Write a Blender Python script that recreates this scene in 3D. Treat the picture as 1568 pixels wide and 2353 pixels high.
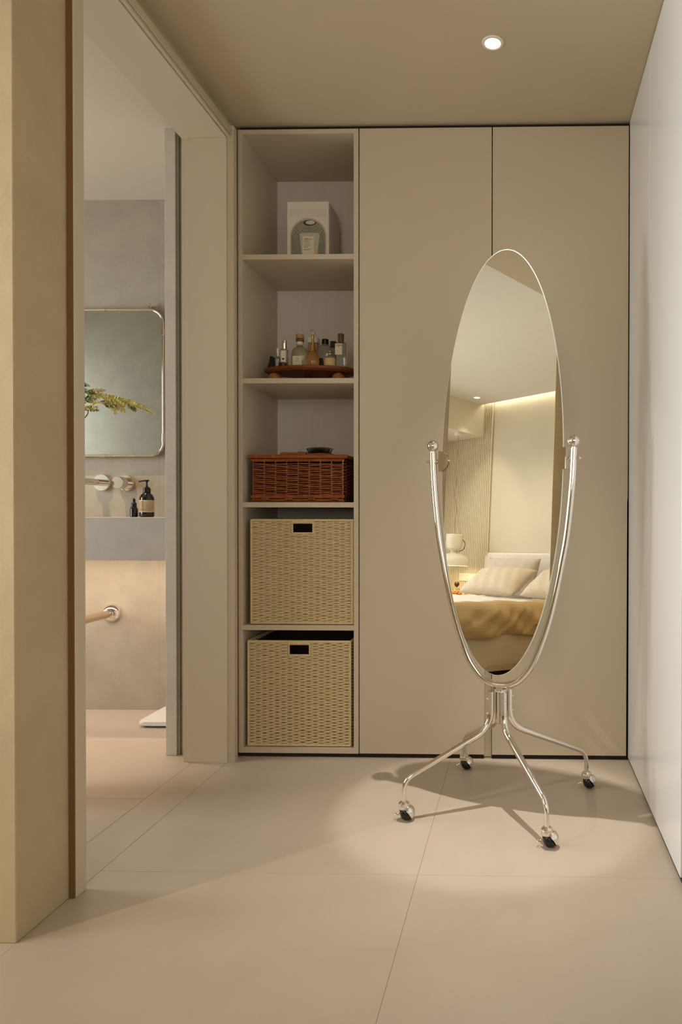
import bpy, bmesh, math, random
from mathutils import Vector, Matrix
PI = math.pi
random.seed(7)
S = bpy.context.scene
C = S.collection
for o in list(bpy.data.objects):
    bpy.data.objects.remove(o, do_unlink=True)

# ------------------------------------------------------------------ camera
cam_d = bpy.data.cameras.new('camera'); cam = bpy.data.objects.new('camera', cam_d); C.objects.link(cam)
cam_d.sensor_fit = 'HORIZONTAL'; cam_d.sensor_width = 36.0; cam_d.lens = 35.925
cam_d.shift_x = -0.24202; cam_d.shift_y = 0.0069; cam_d.clip_start = 0.02
yaw, pitch, roll = 0.02139, -0.00848, 0.00169
fwd = Vector((-math.sin(yaw)*math.cos(pitch), math.cos(yaw)*math.cos(pitch), math.sin(pitch)))
r0 = Vector((math.cos(yaw), math.sin(yaw), 0)); u0 = r0.cross(fwd)
rv = r0*math.cos(roll)+u0*math.sin(roll); uv = -r0*math.sin(roll)+u0*math.cos(roll)
M = Matrix((rv, uv, -fwd)).transposed().to_4x4(); M.translation = Vector((0, 0, 0.951))
cam.matrix_world = M
S.camera = cam

# ------------------------------------------------------------------ world, exposure
S.view_settings.view_transform = 'Standard'; S.view_settings.look = 'None'
S.view_settings.gamma = 1.0; S.view_settings.exposure = 0.0
S.view_settings.use_curve_mapping = False
W = bpy.data.worlds.new('world'); S.world = W; W.use_nodes = True
W.node_tree.nodes['Background'].inputs[0].default_value = (0.80, 0.90, 1.0, 1)
W.node_tree.nodes['Background'].inputs[1].default_value = 1.2

def area(name, loc, target, sx, sy, power, col, spread=PI):
    d = bpy.data.lights.new(name, 'AREA'); d.shape = 'RECTANGLE'; d.size = sx; d.size_y = sy
    d.energy = power; d.color = col; d.spread = spread
    o = bpy.data.objects.new(name, d); C.objects.link(o); o.location = loc
    o.rotation_euler = (Vector(target)-Vector(loc)).to_track_quat('-Z', 'Y').to_euler()
    return o
def spot(name, loc, target, power, col, size, blend, radius):
    d = bpy.data.lights.new(name, 'SPOT'); d.energy = power; d.color = col
    d.spot_size = math.radians(size); d.spot_blend = blend; d.shadow_soft_size = radius
    o = bpy.data.objects.new(name, d); C.objects.link(o); o.location = loc
    o.rotation_euler = (Vector(target)-Vector(loc)).to_track_quat('-Z', 'Y').to_euler()
    return o
WARM = (1.0, 0.80, 0.56); NEUT = (1.0, 0.95, 0.88); COOL = (0.86, 0.93, 1.0)
area('daylight_bedroom_window', (-4.40, 0.20, 1.35), (0.4, 1.15, 1.15), 1.7, 1.9, 25, (0.92, 0.97, 1.0), math.radians(75))
area('daylight_bedroom_window_wide', (-4.40, 0.20, 1.36), (0.4, 0.2, 1.2), 1.7, 1.9, 27, (0.97, 0.98, 1.0))
area('daylight_bathroom_window', (-3.47, 1.98, 1.35), (-1.2, 2.3, 1.2), 0.66, 1.3, 30, (0.95, 0.98, 1.0))
area('cove_light', (-2.46, -1.565, 2.64), (-2.46, -1.60, 1.0), 2.56, 0.04, 3.0, (1.0, 0.88, 0.66))
area('counter_underlight', (-2.1, 2.97, 0.737), (-2.1, 3.14, 0.0), 1.3, 0.03, 6.6, (1.0, 0.78, 0.62))
spot('bathroom_spot', (-2.10, 2.73, 2.40), (-2.06, 2.90, 0), 68, (1.0, 0.70, 0.42), 56, 0.6, 0.012)
spot('closet_spot', (-0.091, 2.160, 2.388), (-0.085, 2.185, 0), 78, (1.0, 0.93, 0.84), 26, 0.35, 0.010)
spot('closet_spot_spill', (-0.091, 2.160, 2.388), (-0.085, 2.16, 0), 72, (1.0, 0.94, 0.87), 54, 1.0, 0.010)
spot('bedroom_spot', (-2.80, 0.05, 2.565), (-2.75, 0.10, 0), 78, (1.0, 0.90, 0.75), 150, 0.5, 0.02)
spot('bedside_spot', (-3.578, -1.262, 2.555), (-3.55, -1.262, 0), 18, (1.0, 0.88, 0.68), 70, 0.6, 0.03)
area('added_corridor_fill', (-0.35, -1.52, 1.55), (-0.35, 2.6, 1.35), 0.9, 1.1, 15, (1.0, 0.92, 0.81))  # soft fill added behind the camera for shelves and doors, no known window

# ------------------------------------------------------------------ materials
def lin(c):
    return tuple(((v/255)/12.92 if v/255 <= 0.04045 else ((v/255+0.055)/1.055)**2.4) for v in c)
def mat(name, col, rough=0.5, metal=0.0, var=0.0, vscale=8.0, bump=0.0, bscale=60.0, spec=0.5, trans=0.0,
        ior=1.45, emit=None, estr=0.0, col2=None, sheen=0.0, stretch=(1, 1, 1)):
    m = bpy.data.materials.new(name); m.use_nodes = True; nt = m.node_tree; N = nt.nodes; L = nt.links
    b = N['Principled BSDF']; c = lin(col)
    b.inputs['Base Color'].default_value = (*c, 1); b.inputs['Roughness'].default_value = rough
    b.inputs['Metallic'].default_value = metal; b.inputs['Specular IOR Level'].default_value = spec
    b.inputs['Transmission Weight'].default_value = trans; b.inputs['IOR'].default_value = ior
    if sheen: b.inputs['Sheen Weight'].default_value = sheen
    if emit is not None:
        b.inputs['Emission Color'].default_value = (*lin(emit), 1); b.inputs['Emission Strength'].default_value = estr
    if var or bump or col2:
        tc = N.new('ShaderNodeTexCoord'); mp = N.new('ShaderNodeMapping'); L.new(tc.outputs['Object'], mp.inputs[0])
        mp.inputs['Scale'].default_value = stretch
    if var or col2:
        n = N.new('ShaderNodeTexNoise'); n.inputs['Scale'].default_value = vscale; n.inputs['Detail'].default_value = 6
        n.inputs['Roughness'].default_value = 0.6
        L.new(mp.outputs[0], n.inputs['Vector'])
        r = N.new('ShaderNodeValToRGB'); L.new(n.outputs['Fac'], r.inputs[0])
        a = c; d = lin(col2) if col2 else tuple(v*(1-var) for v in c)
        if not col2: a = tuple(min(1, v*(1+var)) for v in c)
        r.color_ramp.elements[0].position = 0.32; r.color_ramp.elements[1].position = 0.68
        r.color_ramp.elements[0].color = (*d, 1); r.color_ramp.elements[1].color = (*a, 1)
        L.new(r.outputs[0], b.inputs['Base Color'])
    if bump:
        n2 = N.new('ShaderNodeTexNoise'); n2.inputs['Scale'].default_value = bscale; n2.inputs['Detail'].default_value = 8
        L.new(mp.outputs[0], n2.inputs['Vector'])
        bp = N.new('ShaderNodeBump'); bp.inputs['Strength'].default_value = bump; bp.inputs['Distance'].default_value = 0.01
        L.new(n2.outputs['Fac'], bp.inputs['Height']); L.new(bp.outputs[0], b.inputs['Normal'])
    return m
PAINT = mat('beige_lacquer', (206, 191, 167), 0.42, var=0.015, vscale=3, spec=0.45)
PAINT_R = mat('daylit_satin_lacquer', (230, 229, 226), 0.24, var=0.01, vscale=2, spec=0.5)  # beige lacquer whitened and cooled so its colour carries the daylight on it
DARK = mat('shadow_gap_black', (38, 30, 24), 0.7)
INNER = mat('cabinet_lining', (228, 220, 212), 0.6, var=0.03, vscale=40, stretch=(1, 1, 0.1))
CEIL = mat('closet_ceiling_paint', (200, 184, 154), 0.8, var=0.02, vscale=2.5, bump=0.05, bscale=90)
CEILW = mat('bedroom_ceiling_paint', (226, 223, 217), 0.85, var=0.01)
CEILB = mat('bathroom_ceiling_paint', (214, 200, 182), 0.8, var=0.01)
PLASTER = mat('beige_troweled_plaster', (188, 169, 133), 0.75, var=0.06, vscale=5, bump=0.35, bscale=14)
STONEL = mat('light_microcement', (212, 206, 193), 0.6, var=0.05, vscale=9, bump=0.08, bscale=130)
STONE = mat('bathroom_microcement', (168, 160, 143), 0.6, var=0.07, vscale=9, bump=0.08, bscale=130)
STONEC = mat('counter_sintered_stone', (186, 180, 172), 0.5, var=0.05, vscale=16, bump=0.04, bscale=160)
TILE = mat('matt_floor_tile', (188, 173, 155), 0.42, var=0.035, vscale=5, bump=0.03, bscale=140, spec=0.4)
GROUT = mat('floor_grout', (158, 138, 116), 0.9)
BROWN = mat('brown_edge_seal', (122, 88, 48), 0.6)
CHROME = mat('polished_chrome', (236, 230, 222), 0.05, metal=1.0)
NICKEL = mat('polished_nickel', (214, 200, 178), 0.12, metal=1.0)
MIRROR = mat('silvered_mirror', (238, 238, 232), 0.0, metal=1.0)
BMIRROR = mat('bathroom_silvered_mirror', (196, 201, 196), 0.02, metal=1.0)
RIM = mat('bevelled_glass_edge', (238, 244, 232), 0.08, spec=1.0)
RUBBER = mat('black_rubber', (16, 16, 17), 0.28)
BLACKP = mat('black_plastic', (16, 14, 14), 0.3)
AMBERK = mat('dark_amber_glass', (20, 10, 8), 0.08, spec=0.8)
WHITE = mat('white_plastic', (228, 226, 220), 0.35)
CREAMP = mat('cream_metal_lampshade', (226, 220, 202), 0.4)
ROPE = mat('twisted_paper_rope', (238, 214, 166), 0.85, var=0.12, vscale=220, bump=0.5, bscale=600)
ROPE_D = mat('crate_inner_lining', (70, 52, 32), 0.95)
WICK = mat('stained_willow', (150, 80, 36), 0.36, var=0.35, vscale=60, spec=0.6)
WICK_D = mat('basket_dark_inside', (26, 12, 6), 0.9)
WOOD = mat('oiled_teak', (132, 70, 32), 0.45, var=0.2, vscale=14, stretch=(1, 8, 8))
WOODL = mat('turned_wood_ball', (172, 108, 58), 0.4, var=0.15, vscale=30)
CORK = mat('cork_stopper', (196, 150, 108), 0.8, var=0.15, vscale=200)
GLASS = mat('clear_glass', (236, 240, 232), 0.02, trans=0.92, spec=0.6)
AMBER = mat('amber_perfume_glass', (248, 190, 120), 0.03, trans=0.8, spec=0.6)
PALEG = mat('pale_liquid_glass', (240, 234, 200), 0.03, trans=0.82, spec=0.6)
GOLD = mat('brushed_gold', (214, 170, 92), 0.25, metal=1.0)
LABEL = mat('cream_paper_label', (240, 230, 206), 0.7)
PRINT = mat('black_print', (40, 34, 30), 0.8)
GREYP = mat('grey_print', (130, 122, 112), 0.8)
BOXW = mat('white_card_box', (240, 230, 218), 0.7)
FABW = mat('washed_white_linen', (232, 226, 218), 0.9, var=0.04, vscale=30, bump=0.25, bscale=150, sheen=0.2)
FABP = mat('crinkled_linen', (222, 208, 186), 0.9, var=0.07, vscale=60, bump=0.7, bscale=70, sheen=0.2, stretch=(3, 1, 0.5))
FABG = mat('greige_brushed_cotton', (206, 196, 182), 0.9, var=0.03, vscale=20, bump=0.3, bscale=40)
FABB = mat('camel_striped_cotton', (200, 170, 120), 0.9, var=0.07, vscale=9, bump=0.7, bscale=9, sheen=0.1, stretch=(.25, .25, 24))
FABS = mat('bed_skirt_linen', (216, 199, 168), 0.9, var=0.05, vscale=70, bump=0.2, bscale=200)
HEADP = mat('head_wall_panel', (220, 213, 194), 0.8, var=0.015, vscale=3, bump=0.05, bscale=300)
SLAT = mat('cream_slat_lacquer', (222, 213, 190), 0.5)
LEAFY = mat('yellow_green_leaf', (222, 208, 92), 0.5, col2=(240, 224, 140), vscale=40)
LEAFG = mat('dark_green_leaf', (66, 92, 36), 0.5, col2=(140, 148, 44), vscale=60)
TWIG = mat('dark_twig', (62, 44, 34), 0.7)
LAMP = mat('lamp_lens', (255, 244, 225), 0.3, emit=(255, 236, 205), estr=45.0)
LAMPB = mat('pendant_diffuser', (255, 236, 200), 0.4, emit=(255, 220, 160), estr=14.0)
REFL = mat('white_reflector', (245, 242, 236), 0.35)
CORD = mat('terracotta_cord', (170, 96, 60), 0.7)
STONES = mat('orange_pebbles', (214, 140, 66), 0.5, var=0.3, vscale=60)

# ------------------------------------------------------------------ helpers
OFF = {}
def new(): return bmesh.new()
def put(name, bm, m, parent=None, flat=False, ang=0.6):
    me = bpy.data.meshes.new(name)
    off = OFF.get(parent.name) if parent else None
    if off is not None: bmesh.ops.translate(bm, verts=bm.verts, vec=-off)
    bmesh.ops.recalc_face_normals(bm, faces=bm.faces)
    bm.to_mesh(me); bm.free()
    for k in (m if isinstance(m, (list, tuple)) else [m]): me.materials.append(k)
    if not flat:
        me.shade_smooth(); me.set_sharp_from_angle(angle=ang)
    o = bpy.data.objects.new(name, me); C.objects.link(o)
    if parent: o.parent = parent
    if off is not None: OFF[o.name] = off
    return o
def tag(o, label, cat, group=None):
    o['label'] = label; o['category'] = cat
    if group: o['group'] = group
    return o
def structure(o): o['kind'] = 'structure'; return o
def stuff(o): o['kind'] = 'stuff'; return o
def root(name, loc, world=True, rz=0.0):
    o = bpy.data.objects.new(name, None); C.objects.link(o); o.location = loc; o.rotation_euler = (0, 0, rz)
    o.empty_display_size = 0.05
    if world: OFF[o.name] = Vector(loc)
    return o
def box(bm, x0, x1, y0, y1, z0, z1, bev=0.0, seg=1):
    r = bmesh.ops.create_cube(bm, size=1.0); v = r['verts']
    for q in v:
        q.co = Vector(((x0+x1)/2+q.co.x*(x1-x0), (y0+y1)/2+q.co.y*(y1-y0), (z0+z1)/2+q.co.z*(z1-z0)))
    if bev > 0:
        e = list({e for q in v for e in q.link_edges})
        bmesh.ops.bevel(bm, geom=e, offset=bev, segments=seg, affect='EDGES', profile=0.5)
    return bm
def bx(*a, **k): return box(new(), *a, **k)
def quad(bm, a, b, c, d): return bm.faces.new([bm.verts.new(p) for p in (a, b, c, d)])
def lathe(bm, prof, c=(0, 0, 0), seg=24, axis='Z', mat_i=0):
    rings = []
    c = Vector(c)
    for r, z in prof:
        ring = []
        if r < 1e-6:
            p = Vector((0, 0, z))
            ring = [p]
        else:
            ring = [Vector((r*math.cos(2*PI*i/seg), r*math.sin(2*PI*i/seg), z)) for i in range(seg)]
        out = []
        for p in ring:
            if axis == '-Y': p = Vector((p.x, -p.z, p.y))
            elif axis == 'X': p = Vector((p.z, p.y, -p.x))
            out.append(bm.verts.new(p+c))
        rings.append(out)
    for a, b in zip(rings, rings[1:]):
        if len(a) == 1 and len(b) == 1: continue
        for i in range(seg):
            j = (i+1) % seg
            if len(a) == 1: f = bm.faces.new((a[0], b[i], b[j]))
            elif len(b) == 1: f = bm.faces.new((a[i], a[j], b[0]))
            else: f = bm.faces.new((a[i], a[j], b[j], b[i]))
            f.material_index = mat_i
    return bm
def tube(bm, pts, rad, seg=10, closed=False, cap=True):
    pts = [Vector(p) for p in pts]; n = len(pts)
    if not isinstance(rad, (list, tuple)): rad = [rad]*n
    rings = []; prev = None
    for i, p in enumerate(pts):
        if closed: t = pts[(i+1) % n]-pts[i-1]
        else: t = pts[min(i+1, n-1)]-pts[max(i-1, 0)]
        t.normalize()
        if prev is None:
            a = Vector((0, 0, 1)) if abs(t.z) < 0.9 else Vector((1, 0, 0))
            nrm = t.cross(a).normalized()
        else:
            nrm = (prev - t*prev.dot(t)).normalized()
        prev = nrm; bn = t.cross(nrm)
        rings.append([bm.verts.new(p+(nrm*math.cos(2*PI*k/seg)+bn*math.sin(2*PI*k/seg))*rad[i]) for k in range(seg)])
    m = n if closed else n-1
    for i in range(m):
        a = rings[i]; b = rings[(i+1) % n]
        for k in range(seg):
            bm.faces.new((a[k], a[(k+1) % seg], b[(k+1) % seg], b[k]))
    if cap and not closed:
        bm.faces.new(rings[0][::-1]); bm.faces.new(rings[-1])
    return bm
def smooth(ctrl, n=8):
    P = [Vector(p) for p in ctrl]; out = []
    P = [P[0]*2-P[1]]+P+[P[-1]*2-P[-2]]
    for i in range(1, len(P)-2):
        for k in range(n):
            t = k/n; a, b, c, d = P[i-1:i+3]
            out.append(0.5*((2*b)+(c-a)*t+(2*a-5*b+4*c-d)*t*t+(3*b-3*c+d-a)*t**3))
    out.append(P[-2]); return out
def fillet(ctrl, rad, n=8):
    P = [Vector(p) for p in ctrl]; out = [P[0]]
    for i in range(1, len(P)-1):
        a = (P[i-1]-P[i]); b = (P[i+1]-P[i]); d = min(rad, a.length*0.49, b.length*0.49)
        s = P[i]+a.normalized()*d; e = P[i]+b.normalized()*d
        for k in range(n+1):
            t = k/n; out.append(s*(1-t)**2+P[i]*2*t*(1-t)+e*t*t)
    out.append(P[-1]); return out
def sphere(bm, c, r, u=20, v=12, sc=(1, 1, 1)):
    mtx = Matrix.Translation(Vector(c)) @ Matrix.Diagonal((r*sc[0], r*sc[1], r*sc[2], 1))
    bmesh.ops.create_uvsphere(bm, u_segments=u, v_segments=v, radius=1.0, matrix=mtx); return bm
def lettering(name, text, size, loc, parent, m, rot=(PI/2, 0, 0), depth=0.0003, sx=1.0):
    cu = bpy.data.curves.new(name, 'FONT'); cu.body = text; cu.size = size; cu.extrude = depth
    cu.align_x = 'CENTER'; cu.align_y = 'CENTER'
    t = bpy.data.objects.new('tmp', cu); C.objects.link(t)
    dg = bpy.context.evaluated_depsgraph_get(); dg.update()
    me = bpy.data.meshes.new_from_object(t.evaluated_get(dg)); bpy.data.objects.remove(t, do_unlink=True)
    o = bpy.data.objects.new(name, me); C.objects.link(o); me.materials.clear(); me.materials.append(m); me.name = name
    o.rotation_euler = rot; o.scale = (sx, 1, 1); o.location = Vector(loc)
    if parent:
        o.parent = parent
        if OFF.get(parent.name) is not None: o.location = Vector(loc)-OFF[parent.name]
    return o

# ================================================================== STRUCTURE
XL, XR, YB, ZC = -1.105, 0.4106, 2.5995, 2.4283
# floor slab (grout) with tiles as parts
fl = structure(put('floor', bx(-4.6, 0.62, -1.75, 3.4, -0.12, -0.0007), GROUT))
G = 0.0006
def tile(x0, x1, y0, y1):
    put('tile', bx(x0+G, x1-G, y0+G, y1-G, -0.006, 0.0, bev=0.0006), TILE, fl, flat=True)
T = 0.84
ys = [1.765+T*k for k in range(-5, 2)]
for x0, x1 in ((-1.1065, -0.2667), (-0.2667, 0.60)):
    for a, b in zip(ys, ys[1:]):
        tile(x0, x1, max(a, -1.74), min(b, 3.3))
for a, b in ((-0.2+1.67, 3.3),):
    tile(-1.237, -1.1065, a, b)
for x1 in (-1.237, -1.237-T, -1.237-2*T):
    for a, b in ((1.48, 2.21), (2.21, 3.30)):
        tile(max(x1-T, -3.6), x1, a, b)
for k in range(5):
    x1 = -1.1065-k*T+(0.0011 if k == 0 else 0)
    for j in range(4):
        b = 1.47-j*T
        tile(max(x1-T, -4.58), x1, max(b-T, -1.74), b)

# closet ceiling with a round hole for the downlight
def ceiling_hole(x0, x1, y0, y1, z, hx, hy, hr, m, name, th=0.12):
    bm = new(); h = hr*1.6; sq = [(hx-h, hy-h), (hx+h, hy-h), (hx+h, hy+h), (hx-h, hy+h)]
    for (a, b, c, d) in ((x0, hx-h, y0, y1), (hx+h, x1, y0, y1), (hx-h, hx+h, y0, hy-h), (hx-h, hx+h, hy+h, y1)):
        quad(bm, (a, c, z), (b, c, z), (b, d, z), (a, d, z))
    n = 32; circ = []; outer = []
    for i in range(n):
        t = 2*PI*(i)/n; cx, sy = math.cos(t), math.sin(t); k = h/max(abs(cx), abs(sy))
        circ.append((hx+hr*cx, hy+hr*sy, z)); outer.append((hx+k*cx, hy+k*sy, z))
    for i in range(n):
        j = (i+1) % n; quad(bm, circ[i], outer[i], outer[j], circ[j])
    bmesh.ops.remove_doubles(bm, verts=bm.verts, dist=1e-5)
    box(bm, x0, x1, y0, y1, z+0.075, z+th)
    for (a, b, c, d) in ((x0, x0+.01, y0, y1), (x1-.01, x1, y0, y1), (x0, x1, y0, y0+.01), (x0, x1, y1-.01, y1)):
        box(bm, a, b, c, d, z+0.0005, z+0.08)
    return structure(put(name, bm, m, flat=True))
ceiling_hole(XL, XR+0.2, -1.75, 3.2, ZC, -0.091, 2.160, 0.029, CEIL, 'ceiling')
ceiling_hole(-4.6, XL, -1.52, 1.4626, 2.60, -3.578, -1.262, 0.034, CEILW, 'ceiling_bedroom')
structure(put('ceiling_bathroom', bx(-3.64, XL-0.001, 1.60, 3.3, 2.4215, 2.54), CEILB))
structure(put('ceiling_cove', bx(-4.6, XL, -1.74, -1.52, 2.70, 2.76), CEILW))

# door pier wall between bedroom and bathroom, and the wall over the doorway
bm = new(); box(bm, -4.5, XL, 1.4626, 1.637, 0, 2.70, bev=0.002)
structure(put('wall_left', bm, PLASTER))
bm = new(); box(bm, -1.254, XL, 1.6372, 2.5548, 2.362, 2.43); box(bm, -1.254, XL, 2.555, 3.3, 0.0, 2.4283)
structure(put('wall_left_return', bm, PLASTER))
structure(put('wall_left_front', bx(XL-0.12, XL, -1.74, 0.435, 0, 2.70, bev=0.012, seg=5), PLASTER))
structure(put('wall_right', bx(0.47, 0.60, -1.74, 3.2, 0, 2.43), PLASTER))
structure(put('wall_back', bx(-1.12, 0.60, 3.04, 3.2, 0, 2.43), PLASTER))
bm = new()
box(bm, -4.6, -0.82, -1.74, -1.60, 0, 2.76); box(bm, 0.12, 0.60, -1.74, -1.60, 0, 2.76)
box(bm, -0.82, 0.12, -1.74, -1.60, 0, 0.98); box(bm, -0.82, 0.12, -1.74, -1.60, 2.12, 2.76)
structure(put('wall_front', bm, HEADP))
# bathroom shell
bm = bx(-3.64, -1.25, 3.2062, 3.34, 0, 2.44)
wb = structure(put('wall_bathroom_back', bm, GROUT))
put('stone_panel', bx(-3.50, -1.7182, 3.200, 3.2065, 0, 2.4215, bev=0.0005), STONE, wb, flat=True)
put('stone_panel', bx(-1.7182, -1.375, 3.200, 3.2065, 0, 2.4215, bev=0.0005), STONE, wb, flat=True)
wr = structure(put('wall_bathroom_right', bx(-1.375, -1.333, 2.605, 3.2, 0, 2.4215, bev=0.0012), STONEL))
bm = bx(-1.333, -1.254, 2.622, 3.2, 0, 2.4215)
for k in range(3):
    box(bm, -1.3315+k*0.016, -1.3235+k*0.016, 2.612, 2.623, 0, 2.40, bev=0.001)
put('pocket_recess', bm, STONE, wr)
# bathroom left wall with window opening
bm = new()
box(bm, -3.64, -3.50, 1.6, 1.62, 0, 2.44); box(bm, -3.64, -3.50, 2.34, 3.3, 0, 2.44)
box(bm, -3.64, -3.50, 1.62, 2.34, 0, 0.68); box(bm, -3.64, -3.50, 1.62, 2.34, 2.02, 2.44)
structure(put('wall_bathroom_left', bm, STONE))
structure(put('wall_bathroom_front', bx(-3.64, -1.276, 1.6372, 1.645, 0, 2.4215), STONE))
# bedroom left wall with window opening
bm = new()
box(bm, -4.60, -4.46, -1.6, -0.68, 0, 2.70); box(bm, -4.60, -4.46, 1.08, 1.4626, 0, 2.70)
box(bm, -4.60, -4.46, -0.68, 1.08, 0, 0.38); box(bm, -4.60, -4.46, -0.68, 1.08, 2.32, 2.70)
structure(put('wall_bedroom_left', bm, HEADP))
def window(name, x, y0, y1, z0, z1):
    w = structure(root(name, (x, (y0+y1)/2, z0)))
    bm = new()
    for (a, b, c, d) in ((y0, y1, z0, z0+.05), (y0, y1, z1-.05, z1), (y0, y0+.05, z0+.0502, z1-.0502), (y1-.05, y1, z0+.0502, z1-.0502), ((y0+y1)/2-.02, (y0+y1)/2+.02, z0+.0502, z1-.0502)):
        box(bm, x-.03, x+.03, a, b, c, d, bev=0.003)
    put('window_frame', bm, WHITE, w)
    put('pane', bx(x-.004, x+.004, y0+.05, y1-.05, z0+.05, z1-.05), GLASS, w)
window('window_1', -4.53, -0.68, 1.08, 0.38, 2.32)
window('window_2', -3.57, 1.62, 2.34, 0.68, 2.02)
w3 = structure(root('added_window', (-0.35, -1.67, 0.98)))  # made-up window, added to frame the fill light behind the camera
bm = new()
for (a, b, c, d) in ((-.82, .12, .98, 1.03), (-.82, .12, 2.07, 2.12), (-.82, -.77, 1.0302, 2.0698), (.07, .12, 1.0302, 2.0698), (-.37, -.33, 1.0302, 2.0698)):
    box(bm, a, b, -1.70, -1.64, c, d, bev=0.003)
put('window_frame', bm, WHITE, w3)
put('pane', bx(-.77, .07, -1.674, -1.666, 1.03, 2.07), GLASS, w3)
# doorway frame
dr = structure(root('door_1', (-1.18, 2.1, 0)))
bm = new()
box(bm, -1.254, -1.102, 2.532, 2.556, 0, 2.344, bev=0.001)
box(bm, -1.274, -1.254, 2.539, 2.600, 0, 2.350, bev=0.001)
put('door_jamb', bm, PAINT, dr)
put('door_jamb', bx(-1.274, -1.10, 1.6375, 1.680, 0, 2.344, bev=0.001), PAINT, dr)
put('door_head', bx(-1.274, -1.102, 1.66, 2.556, 2.344, 2.362, bev=0.001), PAINT, dr)
bm = new(); P = [(-1.1015, 2.536), (-1.084, 2.538), (-1.079, 2.545), (-1.079, 2.571), (-1.1015, 2.598)]
def prism(bm, P, z0, z1):
    lo = [bm.verts.new((x, y, z0)) for x, y in P]; hi = [bm.verts.new((x, y, z1)) for x, y in P]; n = len(P)
    bm.faces.new(lo[::-1]); bm.faces.new(hi)
    for i in range(n): bm.faces.new((lo[i], lo[(i+1) % n], hi[(i+1) % n], hi[i]))
    return bm
put('door_casing', prism(bm, P, 0, 2.392), PAINT, dr)
put('door_casing', bx(-1.102, -1.0885, 1.640, 1.680, 0, 2.392, bev=0.0015), PAINT, dr)
bm = new(); box(bm, -1.102, -1.0885, 1.640, 2.545, 2.347, 2.392, bev=0.002); box(bm, -1.0885, -1.0825, 1.640, 2.545, 2.356, 2.384, bev=0.002)
put('door_casing', bm, PAINT, dr)
put('edge_seal', bx(-1.1045, -1.0905, 1.6365, 1.6398, 0, 2.39), BROWN, dr)

# ================================================================== SHELF CABINET
sc = tag(root('shelf_cabinet', (-0.855, 2.79, 0)), 'tall narrow open shelf cabinet with four shelves beside the doorway', 'cabinet')
put('side_panel', bx(-1.0885, -1.0715, YB, 2.995, 0.0155, 2.4103, bev=0.0006), PAINT, sc, flat=True)
put('side_panel', bx(-0.6405, -0.6222, YB, 2.995, 0.0155, 2.4103, bev=0.0006), PAINT, sc, flat=True)
put('top_panel', bx(-1.0715, -0.6405, YB+.0005, 2.995, 2.3935, 2.4103, bev=0.0005), PAINT, sc, flat=True)
put('bottom_panel', bx(-1.0715, -0.6405, YB+.0005, 2.995, 0.0155, 0.0355, bev=0.0005), PAINT, sc, flat=True)
put('back_panel', bx(-1.0715, -0.6405, 2.980, 2.995, 0.0355, 2.3935), INNER, sc, flat=True)
SH = [1.935, 1.460, 0.983, 0.509]
for z in SH:
    s = put('shelf', bx(-1.0713, -0.6407, YB+.004, 2.980, z-0.0195, z, bev=0.0006), PAINT, sc, flat=True)
put('toe_kick', bx(-1.088, -0.6225, YB+.012, YB+.03, 0.0, 0.0155), DARK, sc, flat=True)
put('shelf_pin', lathe(new(), [(0, 0), (.004, 0), (.004, .006), (0, .006)], (-0.675, 2.72, SH[1]-.026), 10), NICKEL, sc)
put('shelf_pin', lathe(new(), [(0, 0), (.004, 0), (.004, .006), (0, .006)], (-1.03, 2.72, SH[1]-.026), 10), NICKEL, sc)
# ================================================================== WARDROBE
wd = tag(root('wardrobe', (-0.105, 2.79, 0)), 'full height beige wardrobe with two flat handleless doors behind the standing mirror', 'wardrobe')
bm = new()
# left door, lower right edge cut back as a grip
P = [(-0.6182, 0.0167), (-0.1375, 0.0167), (-0.1375, 0.985), (-0.1335, 0.997), (-0.1125, 1.003), (-0.1125, 2.4103), (-0.6182, 2.4103)]
def slab_xz(bm, P, y0, y1, bev=0.0008):
    a = [bm.verts.new((x, y0, z)) for x, z in P]; b = [bm.verts.new((x, y1, z)) for x, z in P]; n = len(P)
    f0 = bm.faces.new(a); bm.faces.new(b[::-1])
    for i in range(n): bm.faces.new((a[i], b[i], b[(i+1) % n], a[(i+1) % n]))
    if bev: bmesh.ops.bevel(bm, geom=list(f0.edges), offset=bev, segments=1, affect='EDGES')
    return bm
put('door', slab_xz(bm, P, YB, YB+0.019), PAINT, wd, flat=True)
P = [(-0.1085, 0.0167), (0.4045, 0.0167), (0.4045, 0.985), (0.4078, 1.003), (0.4078, 2.4103), (-0.1085, 2.4103)]
put('door', slab_xz(new(), P, YB, YB+0.019), PAINT, wd, flat=True)
bm = new()
box(bm, -0.6205, -0.6040, YB+.0205, 3.03, 0.0, 2.4103)
box(bm, 0.3920, 0.4095, YB+.0205, 3.03, 0.0, 2.4103)
box(bm, -0.604, 0.392, 3.01, 3.03, 0.0, 2.4103)
box(bm, -0.604, 0.392, YB+.03, 3.01, 2.392, 2.4103)
put('carcass', bm, DARK, wd, flat=True)
put('divider_panel', bx(-0.1400, -0.1115, YB+.0205, 3.0, 0.0025, 2.391), PAINT, wd, flat=True)
put('toe_kick', bx(-0.6205, -0.1405, YB+.012, YB+.0200, 0.0, 0.0150), DARK, wd, flat=True)
put('toe_kick', bx(-0.1110, 0.4090, YB+.012, YB+.0200, 0.0, 0.0150), DARK, wd, flat=True)
put('top_gap_shade', bx(-1.085, 0.4095, YB+.018, YB+.03, 2.4105, 2.4280), DARK, wd, flat=True)  # black strip paints the shade in the gap below the ceiling
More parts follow.
